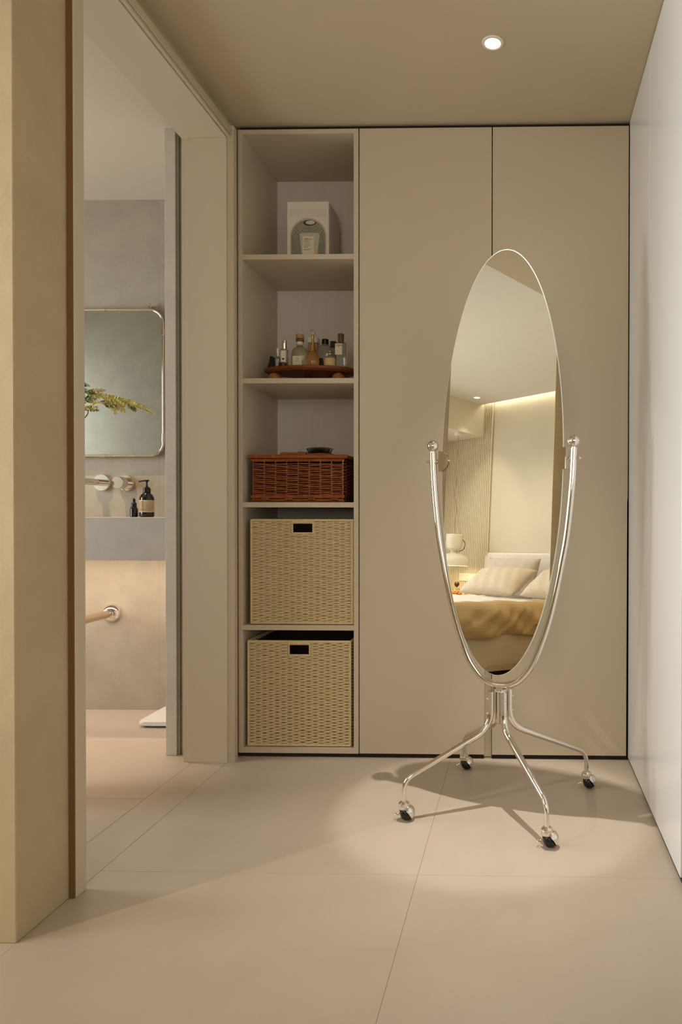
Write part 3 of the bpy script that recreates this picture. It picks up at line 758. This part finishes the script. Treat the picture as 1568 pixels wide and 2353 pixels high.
# 9 rectangular bottle
b = P_('perfume_bottle', 785, 2.75, 'rectangular clear perfume bottle with brown cap at the right end of the tray')
X = px(785.5, 2.75); zt = pz(789, 2.75)
put('body', bx(X-.0205, X+.0205, 2.737, 2.763, TZ+.0003, zt, bev=.004, seg=2), GLASS, b)
put('cap', lathe(new(), [(.0100, zt), (.0122, zt+.001), (.0122, pz(769, 2.75)), (.011, pz(768, 2.75)), (0, pz(768, 2.75))], (X-.003, 2.75, 0), 24), mat('walnut_cap', (112, 84, 62), .5, var=.1, vscale=60), b)
lb = put('label', bx(px(772.5, 2.75), px(788.5, 2.75), 2.7360, 2.7368, pz(817, 2.75), pz(791.5, 2.75)), LABEL, b, flat=True)
lettering('lettering', 'LOEWE', .0084, (px(780.9, 2.75), 2.7358, pz(795.8, 2.75)), lb, PRINT)
put('label_mark', bx(px(779.6, 2.75), px(781.8, 2.75), 2.7356, 2.7361, pz(799.2, 2.75), pz(798.2, 2.75)), PRINT, lb, flat=True)
# 10, 11 low dark things
b = P_('perfume_bottle', 738, 2.80, 'low dark square bottle between the amber and yellow labelled bottles')
X = px(738); put('body', bx(X-.009, X+.010, 2.790, 2.808, TZ+.0003, pz(828), bev=.002), mat('smoky_brown_glass', (74, 60, 50), .08, trans=.3), b)
put('cap', bx(X-.006, X+.007, 2.793, 2.805, pz(828)+.0002, pz(824), bev=.001), BLACKP, b)
b = tag(root('jar_lid', (px(655, 2.75), 2.722, TZ)), 'dark round lid lying flat at the front left of the tray', 'lid')
put('cap', lathe(new(), [(0, .0003), (.0165, .0003), (.0165, .013), (.013, .0165), (0, .017)], (px(655, 2.75), 2.728-.0, TZ), 26), mat('dark_brown_lid', (50, 34, 24), .35), b)

# ================================================================== BATHROOM
# wash counter
t = tag(root('wash_counter', (-2.2, 2.99, 0.743)), 'grey stone wash counter block hung on the bathroom wall under the taps', 'counter')
bm = new(); x0, x1, y0, y1, z0, z1 = -3.498, -1.378, 2.780, 3.1995, 0.743, 0.920
v = [bm.verts.new(p) for p in ((x0, y0, z0), (x1, y0, z0), (x1, y1, z0), (x0, y1, z0), (x0, y0, z1), (x1, y0, z1), (x1, y1, z1), (x0, y1, z1))]
for f in ((3, 2, 1, 0), (0, 1, 5, 4), (1, 2, 6, 5), (2, 3, 7, 6), (3, 0, 4, 7)): bm.faces.new([v[i] for i in f])
i4 = [bm.verts.new(p) for p in ((-2.85, y0+.15, z1), (-2.40, y0+.15, z1), (-2.40, y1-.06, z1), (-2.85, y1-.06, z1))]
j4 = [bm.verts.new(p) for p in ((-2.83, y0+.17, z1-.12), (-2.42, y0+.17, z1-.12), (-2.42, y1-.08, z1-.12), (-2.83, y1-.08, z1-.12))]
for k in range(4):
    bm.faces.new((v[4+k], v[4+(k+1) % 4], i4[(k+1) % 4], i4[k])); bm.faces.new((i4[k], i4[(k+1) % 4], j4[(k+1) % 4], j4[k]))
bm.faces.new(j4)
put('stone_block', bm, STONEC, t, flat=True)
put('light_strip', bx(-2.75, -1.45, 2.955, 2.985, 0.7385, 0.7429), mat('led_strip_cover', (255, 220, 180), .5, emit=(255, 205, 150), estr=1.5), t, flat=True)
# bathroom mirror
t = tag(root('bathroom_mirror', (-2.03, 3.18, 1.206)), 'rounded rectangular wall mirror with thin polished metal tube frame in the bathroom', 'mirror')
def rrect(x0, x1, z0, z1, r, y, n=8):
    P = []
    for cx_, cz_, a in ((x1-r, z1-r, 0), (x0+r, z1-r, PI/2), (x0+r, z0+r, PI), (x1-r, z0+r, 1.5*PI)):
        for k in range(n+1): P.append((cx_+r*math.cos(a+PI/2*k/n), y, cz_+r*math.sin(a+PI/2*k/n)))
    return P
mx0, mx1, mz0, mz1 = -2.38, -1.682, 1.208, 1.893
put('frame', tube(new(), rrect(mx0, mx1, mz0, mz1, .062, 3.172), .0056, 12, closed=True), NICKEL, t)
bm = new(); P = rrect(mx0+.004, mx1-.004, mz0+.004, mz1-.004, .058, 3.172); Q = rrect(mx0+.004, mx1-.004, mz0+.004, mz1-.004, .058, 3.177)
A = [bm.verts.new(p) for p in P]; B = [bm.verts.new(p) for p in Q]; bm.faces.new(A); bm.faces.new(B[::-1])
for i in range(len(A)): bm.faces.new((A[i], A[(i+1) % len(A)], B[(i+1) % len(A)], B[i]))
put('mirror_glass', bm, BMIRROR, t, flat=True)
for (a, b) in (((-1.985, 3.172, mz1), (-1.955, 3.172, mz1)), ((-1.985, 3.172, mz0), (-1.955, 3.172, mz0)), ((mx1, 3.172, 1.775), (mx1, 3.172, 1.798)), ((mx1, 3.172, 1.27), (mx1, 3.172, 1.31)), ((mx0, 3.172, 1.27), (mx0, 3.172, 1.31))):
    put('frame_sleeve', tube(new(), [a, b], .0072, 12), NICKEL, t)
bm = new(); tube(bm, [(-1.745, 3.172, mz1+.004), (-1.745, 3.172, mz1+.016)], .0035, 8)
tube(bm, [(-1.745+.007*math.cos(2*PI*k/14), 3.172, mz1+.020+.008*math.sin(2*PI*k/14)) for k in range(14)], .0025, 7, closed=True); tube(bm, [(-1.745, 3.174, mz1+.018), (-1.745, 3.2, mz1+.018)], .004, 8)
put('hanging_hook', bm, NICKEL, t)
# spout
t = tag(root('wall_spout', (-1.985, 3.2, 1.085)), 'chrome wall spout with round plate beside the mixer handle', 'tap')
put('wall_plate', lathe(new(), [(0, 0), (.0385, 0), (.0395, .003), (.0395, .017), (.038, .020), (0, .020)], (-1.985, 3.1995, 1.082), 40, '-Y'), CHROME, t)
put('spout', tube(new(), [(-1.985, 3.181, 1.082), (-1.985, 3.03, 1.082), (-1.985, 2.98, 1.080)], .0155, 24), CHROME, t)
# mixer handle
t = tag(root('mixer_handle', (-1.872, 3.2, 1.082)), 'chrome round mixer handle with thin lever on the bathroom wall', 'tap')
put('wall_plate', lathe(new(), [(0, 0), (.0375, 0), (.0385, .003), (.0385, .014), (.037, .017), (0, .017)], (-1.872, 3.1995, 1.080), 40, '-Y'), CHROME, t)
put('handle_body', lathe(new(), [(.026, .017), (.026, .040), (.0285, .041), (.0285, .078), (.027, .0805), (0, .0805)], (-1.872, 3.1995, 1.080), 36, '-Y'), CHROME, t)
put('lever', tube(new(), [(-1.858, 3.128, 1.062), (-1.795, 3.085, 1.016)], .0036, 12), CHROME, t)
put('lever_tip', tube(new(), [(-1.7975, 3.0867, 1.0178), (-1.789, 3.081, 1.0116)], .0043, 12), CHROME, t)
# waste pipe
t = tag(root('waste_pipe', (-1.93, 3.2, 0.463)), 'chrome waste pipe with round wall flange under the wash counter', 'pipe')
put('wall_flange', lathe(new(), [(.018, .030), (.030, .026), (.041, .012), (.0435, .004), (.0435, 0)], (-1.945, 3.1995, 0.463), 40, '-Y'), CHROME, t)
bm = tube(new(), fillet([(-1.945, 3.199, .463), (-1.945, 2.93, .460), (-1.945, 2.93, .42), (-2.02, 2.93, .40), (-2.10, 2.93, .42), (-2.10, 2.93, .742)], .035, 8), .0185, 22)
put('pipe', bm, NICKEL, t)
put('pipe_nut', lathe(new(), [(.0185, .028), (.0215, .029), (.0215, .042), (.0185, .043)], (-1.945, 3.1995, .463), 24, '-Y'), CHROME, t)
# pump bottle
X, Y, Z = -1.722, 3.10, .9203
t = tag(root('pump_bottle', (X, Y, Z)), 'dark amber pump soap bottle with a cream text label on the counter', 'bottle')
put('body', lathe(new(), [(0, .0), (.027, .0), (.0312, .004), (.0315, .010), (.0315, .080), (.030, .090), (.024, .102), (.015, .110), (.0135, .113), (0, .113)], (X, Y, Z), 36), AMBERK, t)
put('collar', lathe(new(), [(.0165, .111), (.0165, .131), (.013, .133), (.013, .137), (0, .137)], (X, Y, Z), 24), BLACKP, t)
bm = lathe(new(), [(.007, .136), (.0035, .150), (.0035, .158), (.0065, .163), (.0065, .168), (0, .169)], (X, Y, Z), 16); tube(bm, smooth([(X+.010, Y, Z+.168), (X, Y, Z+.168), (X-.018, Y, Z+.166), (X-.036, Y, Z+.163)], 4), .0034, 10)
put('pump_head', bm, BLACKP, t)
lb = put('label', lathe(new(), [(.0316, .022), (.0319, .0225), (.0319, .0765), (.0316, .077)], (X, Y, Z), 36), mat('aged_text_label', (214, 194, 160), .7), t)
bm = new(); rr = random.Random(9)
for k in range(30):
    an = PI+PI*(k+.5)/30; z = .0255+rr.uniform(0, .004)
    while z < .072:
        l = rr.uniform(.003, .013); w = .0011 if k in (13, 14, 15) else .0006
        c = Vector((X+.0321*math.cos(an), Y+.0321*math.sin(an), Z)); d = Vector((-math.sin(an), math.cos(an), 0))*w
        quad(bm, c-d+Vector((0, 0, z)), c+d+Vector((0, 0, z)), c+d+Vector((0, 0, min(.0745, z+l))), c-d+Vector((0, 0, min(.0745, z+l))))
        z += l+rr.uniform(.001, .003)
stuff(put('label_print', bm, mat('faded_brown_print', (96, 76, 58), .8), lb, flat=True))
X, Y = -1.782, 3.10
t = tag(root('dropper_bottle', (X, Y, Z)), 'small dark dropper bottle beside the pump bottle on the counter', 'bottle')
put('body', lathe(new(), [(0, .0), (.0145, .0), (.0165, .002), (.0165, .036), (.014, .043), (.009, .048), (0, .048)], (X, Y, Z), 28), AMBERK, t)
put('collar', lathe(new(), [(.0105, .047), (.0112, .048), (.0112, .064), (.0095, .066), (0, .066)], (X, Y, Z), 20), BLACKP, t)
put('bulb', lathe(new(), [(.0062, .066), (.0062, .080), (.0045, .084), (0, .086)], (X, Y, Z), 16), RUBBER, t)
# white bathroom scale
t = tag(root('bathroom_scale', (-1.535, 3.06, 0)), 'white flat bathroom scale on the bathroom floor tiles', 'scale')
bm = new(); P = [(x, y) for x, _, y in rrect(-1.675, -1.388, 2.930, 3.190, .028, 0)]
prism(bm, P, .010, .027); bmesh.ops.bevel(bm, geom=[e for e in bm.edges if abs(e.verts[0].co.z-e.verts[1].co.z) < 1e-5], offset=.004, segments=3, affect='EDGES')
put('platform', bm, WHITE, t)
for fx in (-1.645, -1.418):
    for fy in (2.962, 3.158): put('foot', lathe(new(), [(0, 0), (.012, 0), (.012, .0102), (0, .0102)], (fx, fy, 0), 16), BLACKP, t)
# vase with branch
VX, VY = -2.17, 2.95
t = tag(root('vase', (-1.66, 2.20, 0)), 'tall slim cream floor vase holding the leafy branch just inside the bathroom', 'vase')
put('body', lathe(new(), [(0, 0), (.070, 0), (.080, .02), (.095, .20), (.090, .42), (.055, .62), (.030, .72), (.028, .76), (.036, .80), (.031, .80), (.024, .76), (.026, .72), (.050, .62), (.084, .42), (.088, .20), (.07, .03), (0, .03)], (-1.66, 2.20, 0), 36), CREAMP, t)
br = tag(root('leafy_branch', (-1.655, 2.20, .80)), 'fern like branch of yellow and green leaves reaching across the bathroom mirror', 'plant')
BY = 2.20
def bp_(x, y): # branch points on the upright plane the branch lies in
    return Vector((-1.4291+(x-193)*0.001439, BY, 1.3386+(900-y)*0.001422))
stem = smooth([(-1.655, 2.20, .52), (-1.652, 2.20, .86), (-1.56, 2.20, 1.12), bp_(193, 962), bp_(203, 942), bp_(222, 925), bp_(258, 920), bp_(290, 924), bp_(325, 938), bp_(357, 953)], 6)
put('stem', tube(new(), stem, [.0018-.0012*i/len(stem) for i in range(len(stem))], 7), TWIG, br)
rr = random.Random(11)
def frond(a, b, m, w, droop=0.0, dy=0.0):
    A = bp_(*a); B = bp_(*b); B.y += dy; L = (B-A).length; n = max(5, int(L/.0046)); bm = new()
    tube(bm, [A.lerp(B, k/6)+Vector((0, 0, -droop*(k/6)**2)) for k in range(7)], [.0009]*7, 5)
    d = (B-A).normalized(); up = Vector((0, -.35, 1)).normalized(); side = d.cross(Vector((0, -1, 0))).normalized()
    for k in range(n):
        s = (k+.5)/n; p = A.lerp(B, s)+Vector((0, 0, -droop*s*s)); ln = w*(.35+.65*math.sin(PI*min(1, .25+s*.75)))
        for sg in (-1, 1):
            v = (side*sg*.75+d*.62+Vector((0, rr.uniform(-.5, .5), rr.uniform(-.12, .12)))).normalized(); l = ln*rr.uniform(.8, 1.15); wd = l*.20
            q = v.cross(Vector((rr.uniform(-.3, .3), -1, rr.uniform(-.3, .3)))).normalized()
            pts = [p, p+v*l*.35+q*wd, p+v*l*.7+q*wd*.75, p+v*l, p+v*l*.7-q*wd*.75, p+v*l*.35-q*wd]
            bm.faces.new([bm.verts.new(z) for z in pts])
    put('frond', bm, m, br, flat=True)
F = [((180, 880), (208, 886), 0, .010, .004), ((196, 900), (236, 893), 1, .012, .002), ((185, 895), (222, 905), 0, .014, .0), ((200, 905), (262, 914), 1, .014, .003), ((182, 912), (222, 914), 0, .012, .004), ((222, 905), (272, 917), 1, .014, .002), ((184, 922), (226, 918), 0, .012, .002),
     ((236, 914), (300, 922), 1, .015, .0), ((186, 938), (226, 936), 1, .014, .0), ((196, 940), (224, 941), 0, .010, .002), ((228, 925), (262, 924), 1, .013, .0), ((252, 925), (272, 954), 1, .012, .0), ((240, 930), (262, 934), 0, .011, .004), ((268, 924), (285, 948), 1, .016, .0), ((256, 928), (270, 940), 0, .012, .0),
     ((284, 920), (308, 944), 1, .015, .0), ((296, 924), (309, 944), 0, .012, .0), ((290, 921), (325, 934), 1, .014, .0), ((312, 928), (345, 944), 1, .012, .0), ((330, 938), (360, 954), 1, .008, .0), ((258, 918), (296, 932), 1, .013, .0), ((205, 922), (240, 926), 1, .013, .0), ((240, 918), (284, 926), 1, .016, .002), ((300, 924), (336, 940), 1, .012, .0)]
for a, b, yl, w, dr_ in F: frond(a, b, LEAFY if yl else LEAFG, w*1.0, dr_*.75, rr.uniform(-.03, .03))

# ================================================================== BEDROOM (seen in the mirror)
# slatted wall panel beside the bed
t = structure(root('trim_1', (-4.05, -1.6, 0)))
put('backing_board', bx(-4.455, -3.640, -1.600, -1.590, 0, 2.66), mat('slat_backing', (196, 176, 134), .7), t, flat=True)
k = 0; x = -4.440
while x < -3.645:
    bm = prism(new(), [(x, -1.590)]+[(x+.010-.010*math.cos(PI*q/8), -1.585+.011*math.sin(PI*q/8)) for q in range(9)]+[(x+.020, -1.590)], 0, 2.66)
    put('slat', bm, SLAT, t, flat=True); x += .0272
# soffit box over the bedside
structure(put('ceiling_soffit', bx(-4.46, -3.754, -1.5725, 1.46, 2.248, 2.612, bev=.001), HEADP))
# bed
bd = tag(root('bed', (-2.70, -0.53, 0)), 'double bed with long linen skirt and upholstered headboard against the bedroom wall', 'bed')
bm = new(); box(bm, -3.60, -1.80, -1.50, .75, .30, .515, bev=.05, seg=4)
put('mattress', bm, FABW, bd)
def wall_cloth(bm, path, z0f, z1, nz, amp, fr):
    rows = []
    for j in range(nz+1):
        row = []
        for i, (x, y, nx, ny, s) in enumerate(path):
            f = 1-j/nz; zb = z0f(s); z = zb+(z1-zb)*(j/nz); o = amp*math.sin(fr*s+.8*math.sin(s*5))*f+amp*.5*math.sin(fr*2.3*s+1+f*2)*f
            row.append(bm.verts.new((x+nx*o, y+ny*o, z)))
        rows.append(row)
    for A, B in zip(rows, rows[1:]):
        for i in range(len(A)-1): bm.faces.new((A[i], A[i+1], B[i+1], B[i]))
def edge_path(off, n=70):
    P = []; s = 0
    for k in range(n+1):
        y = -1.48+(.75+1.48)*k/n; P.append((-1.80+off, y, 1, 0, y+1.48))
    for k in range(1, 13):
        a = PI/2*k/12; P.append((-1.80+off-.03+.03*math.cos(a), .75+.03*math.sin(a), math.cos(a), math.sin(a), 2.23+.05*k/12))
    for k in range(1, n+1):
        x = -1.83-(1.74)*k/n; P.append((x+off, .78+off, 0, 1, 2.28+1.74*k/n))
    return P
bm = new(); wall_cloth(bm, edge_path(.012), lambda s: .072+.008*math.sin(s*4.0), .42, 8, .006, 7)
sk = put('bed_skirt', bm, FABS, bd, ang=2)
bm = new(); wall_cloth(bm, edge_path(.0165), lambda s: .072+.008*math.sin(s*4.0), .118+0, 2, .006, 7)
put('hem_band', bm, mat('skirt_hem_linen', (196, 178, 146), .9), sk, ang=2)
put('bed_base', bx(-3.56, -1.86, -1.48, .69, .02, .30), DARK, bd)
hbm = new(); box(hbm, -3.62, -1.78, -1.585, -1.515, .02, .965, bev=.025, seg=4)
put('headboard', hbm, mat('white_headboard_cloth', (236, 230, 224), .9, bump=.15, bscale=40), bd)
bm = new()
for s, xx in ((-1, -3.62), (1, -1.78)):
    a = [bm.verts.new(p) for p in ((xx-s*.06, -1.512, .972), (xx+s*.012, -1.515, .992), (xx+s*.004, -1.513, .93), (xx-s*.04, -1.508, .94))]
    bm.faces.new(a)
bmesh.ops.solidify(bm, geom=bm.faces[:], thickness=.008)
put('headboard_corner', bm, FABW, bd)
# coverlet: own thing lying over the bed
cv = tag(root('coverlet', (-1.9, -0.2, .3)), 'camel brown striped coverlet hanging over the side of the bed', 'blanket')
bm = new(); path = []; n = 110
for k in range(n+1): y = -.75+1.52*k/n; path.append((-1.80, y, 1, 0, y))
rows = []; prof = [(-.15, .030, .1), (-.11, .031, .2), (-.07, .027, .5), (-.015, .004, .7), (.020, -.030, .9), (.036, -.075, 1), (.042, -.12, 1), (.046, -.16, 1), (.040, -.190, 1), (.028, -.208, 1), (.014, -.200, .9)]
rows = []
for (dx, dz, w) in smooth([(a, b, c) for a, b, c in prof], 3):
    row = []
    for (x, y, nx, ny, s) in path:
        fold = .012*math.sin(s*8+dz*14)+.013*math.sin(s*15-dz*30+1+math.sin(s*4))+.016*(1-abs(math.sin(s*9+dz*17+.7*math.sin(s*5))))**3+.006*math.sin(s*41+dz*50+2*math.sin(s*6))
        hem = .010*math.sin(s*5+.6)+.006*math.sin(s*13)
        down = max(0, -dz)/.2
        row.append(bm.verts.new((x+dx+(fold+.016)*w, y+.0, .517+dz+fold*.35*(1-w)+hem*down)))
    rows.append(row)
for A, B in zip(rows, rows[1:]):
    for i in range(len(A)-1): bm.faces.new((A[i], A[i+1], B[i+1], B[i]))
stuff_c = put('cloth', bm, FABB, cv, ang=2)
# white sheet fold on top
sh = tag(root('duvet', (-2.75, -.1, .517)), 'white duvet spread flat over the bed between pillows and coverlet', 'duvet')
bm = new(); rows = []
for j in range(41):
    row = []
    for i in range(61):
        x = -3.58+1.67*i/60; y = -.76+1.46*j/40
        e = min(1, min(i, 60-i)/4, min(j, 40-j)/3)
        row.append(bm.verts.new((x, y, .5165+.018*e+.003*math.sin(x*14+y*5)+.003*math.sin(y*17-x*4))))
    rows.append(row)
for A, B in zip(rows, rows[1:]):
    for i in range(60): bm.faces.new((A[i], A[i+1], B[i+1], B[i]))
put('cloth', bm, FABW, sh, ang=2)
# pillows
def pillow(c, w, h, th, lean, m, label, turn=0.0, seed=0):
    r_ = random.Random(seed); ph = r_.uniform(0, 6)
    t = tag(root('pillow', c, world=False, rz=turn), label, 'pillow', 'pillows at the head of the bed')
    bm = new(); N = 28; top = []; bot = []
    for j in range(N+1):
        ra = []; rb_ = []
        for i in range(N+1):
            u = -1+2*i/N; v = -1+2*j/N; e = max(0, (1-abs(u)**3.2)*(1-abs(v)**3.2))**.5
            pin = 1-.05*(1-abs(u)**2)*abs(v)**4; pinv = 1-.07*(1-abs(v)**2)*abs(u)**4
            x = u*w/2*pinv; y = v*h/2*pin; wr_ = .004*math.sin(u*17+ph+v*5)*e+.003*math.sin(v*23+u*9)*e
            z = th/2*e+wr_
            ra.append(Vector((x, -z, y))); rb_.append(Vector((x, z, y)))
        top.append(ra); bot.append(rb_)
    R_ = Matrix.Rotation(-lean, 4, 'X')
    def tr(p): q = R_ @ p; return q
    T_ = [[bm.verts.new(tr(p)) for p in row] for row in top]
    B_ = [[T_[j][i] if (i in (0, N) or j in (0, N)) else bm.verts.new(tr(bot[j][i])) for i in range(N+1)] for j in range(N+1)]
    for j in range(N):
        for i in range(N):
            bm.faces.new((T_[j][i], T_[j][i+1], T_[j+1][i+1], T_[j+1][i])); f = (B_[j][i], B_[j+1][i], B_[j+1][i+1], B_[j][i+1])
            if len(set(f)) == 4 and not all(q in (T_[j][i], T_[j][i+1], T_[j+1][i+1], T_[j+1][i]) for q in f): bm.faces.new(f)
    zmin = min(v.co.z for v in bm.verts)
    bmesh.ops.translate(bm, verts=bm.verts, vec=(0, 0, -zmin))
    put('cushion_cover', bm, m, t, ang=2)
pillow((-2.785, -.82, .540), .67, .39, .16, math.radians(-56), FABP, 'crinkled beige linen pillow leaning in front at the far side of the bed', 0.0, 1)
pillow((-2.05, -.82, .540), .67, .39, .16, math.radians(-56), FABP, 'crinkled beige linen pillow leaning in front at the near side of the bed', .03, 2)
pillow((-3.05, -1.29, .520), .68, .41, .18, math.radians(-20), FABG, 'smooth greige pillow standing upright behind at the far side of the bed', 0.0, 3)
pillow((-2.22, -1.29, .520), .68, .41, .18, math.radians(-20), FABG, 'smooth greige pillow standing upright behind at the near side of the bed', 0.0, 4)
# nightstand
t = tag(root('nightstand', (-4.05, -1.33, 0)), 'low cream nightstand under the pendant lamp beside the bed', 'nightstand')
put('cabinet_body', bx(-4.44, -3.66, -1.568, -1.10, .10, .475, bev=.004), PAINT, t)
put('drawer_front', bx(-4.43, -3.67, -1.099, -1.085, .115, .46, bev=.003), PAINT, t)
put('plinth', bx(-4.42, -3.68, -1.55, -1.12, 0, .10), DARK, t)
# wall socket
t = tag(root('wall_socket', (-3.93, -1.57, .695)), 'white triple wall socket plate on the slatted wall above the nightstand', 'socket')
put('plate', bx(-4.035, -3.775, -1.573, -1.562, .650, .736, bev=.003), WHITE, t)
bm = new()
for cx_ in (-3.993, -3.905, -3.82):
    for dz in ((.712,) if cx_ < -3.95 else (.712, .672)):
        for dx in (-.008, .008): box(bm, cx_+dx-.0016, cx_+dx+.0016, -1.5615, -1.5605, dz-.004, dz+.004)
put('socket_holes', bm, PRINT, t, flat=True)
# pendant lamp
PX, PY = -3.815, -1.25
t = tag(root('pendant_lamp', (PX, PY, .805)), 'cream pendant lamp with cylinder body and dome shade hanging over the nightstand', 'lamp')
put('ceiling_rose', lathe(new(), [(0, -.035), (.038, -.035), (.042, -.030), (.042, 0)], (PX-.01, PY, 2.2478), 28), WHITE, t)
put('cord', tube(new(), smooth([(PX-.01, PY, 2.215), (PX+.004, PY, 2.10), (PX-.012, PY, 1.98), (PX-.022, PY, 1.84), (PX-.005, PY, 1.70), (PX-.03, PY, 1.58), (PX+.018, PY, 1.42), (PX-.002, PY, 1.28), (PX+.008, PY, 1.13)], 6), .0024, 8), CORD, t)
put('lamp_body', lathe(new(), [(0, 1.146), (.082, 1.146), (.088, 1.142), (.090, 1.10), (.088, 1.03), (.078, .995), (.055, .978), (.040, .972), (.037, .952), (.046, .945)], (PX, PY, 0), 40), CREAMP, t)
put('shade', lathe(new(), [(.046, .947), (.060, .942), (.105, .930), (.145, .905), (.163, .880), (.167, .850), (.167, .810), (.163, .810), (.162, .850), (.150, .890), (.10, .925), (.04, .94)], (PX, PY, 0), 44), CREAMP, t)
put('diffuser', lathe(new(), [(0, .822), (.160, .822), (.160, .826), (0, .826)], (PX, PY, 0), 40), LAMPB, t)
put('handle_loop', tube(new(), smooth([(PX+.070, PY-.055, 1.09), (PX+.092, PY-.072, 1.05), (PX+.082, PY-.062, .99), (PX+.040, PY-.030, .962)], 6), .0035, 8), TWIG, t)
# bottle of orange stones on the nightstand
t = tag(root('stone_diffuser', (-3.86, -1.36, .4752)), 'round glass bottle of orange stones with a dark ball stopper on the nightstand', 'ornament')
bm = new(); rr = random.Random(5)
for k in range(70):
    a = rr.uniform(0, 2*PI); r_ = .062*math.sqrt(rr.random()); z = rr.uniform(.012, .07)
    bmesh.ops.create_icosphere(bm, subdivisions=1, radius=.013, matrix=Matrix.Translation((-3.86+r_*math.cos(a), -1.36+r_*math.sin(a), .4755+z)) @ Matrix.Diagonal((1, 1, .8, 1)))
put('stones', bm, STONES, t)['kind'] = 'stuff'
put('bottle', lathe(new(), [(0, .002), (.02, .03), (.04, .075), (.036, .095), (.018, .105), (.014, .112), (0, .112)], (-3.86, -1.36, .4755), 28), GLASS, t)
put('stopper', sphere(new(), (-3.86, -1.36, .4755+.140), .028, 20, 14), mat('dark_wood_stopper', (52, 34, 22), .3), t)
t = tag(root('glass_bottle', (-3.76, -1.38, .4752)), 'small clear faceted glass bottle next to the orange stones', 'bottle')
put('body', lathe(new(), [(0, .001), (.028, .001), (.034, .03), (.022, .06), (.010, .07), (.010, .085), (0, .085)], (-3.76, -1.38, .4752), 8), GLASS, t, flat=True)
put('stopper', lathe(new(), [(0, .086), (.010, .086), (.018, .105), (.006, .135), (0, .138)], (-3.76, -1.38, .4752), 8), GLASS, t, flat=True)
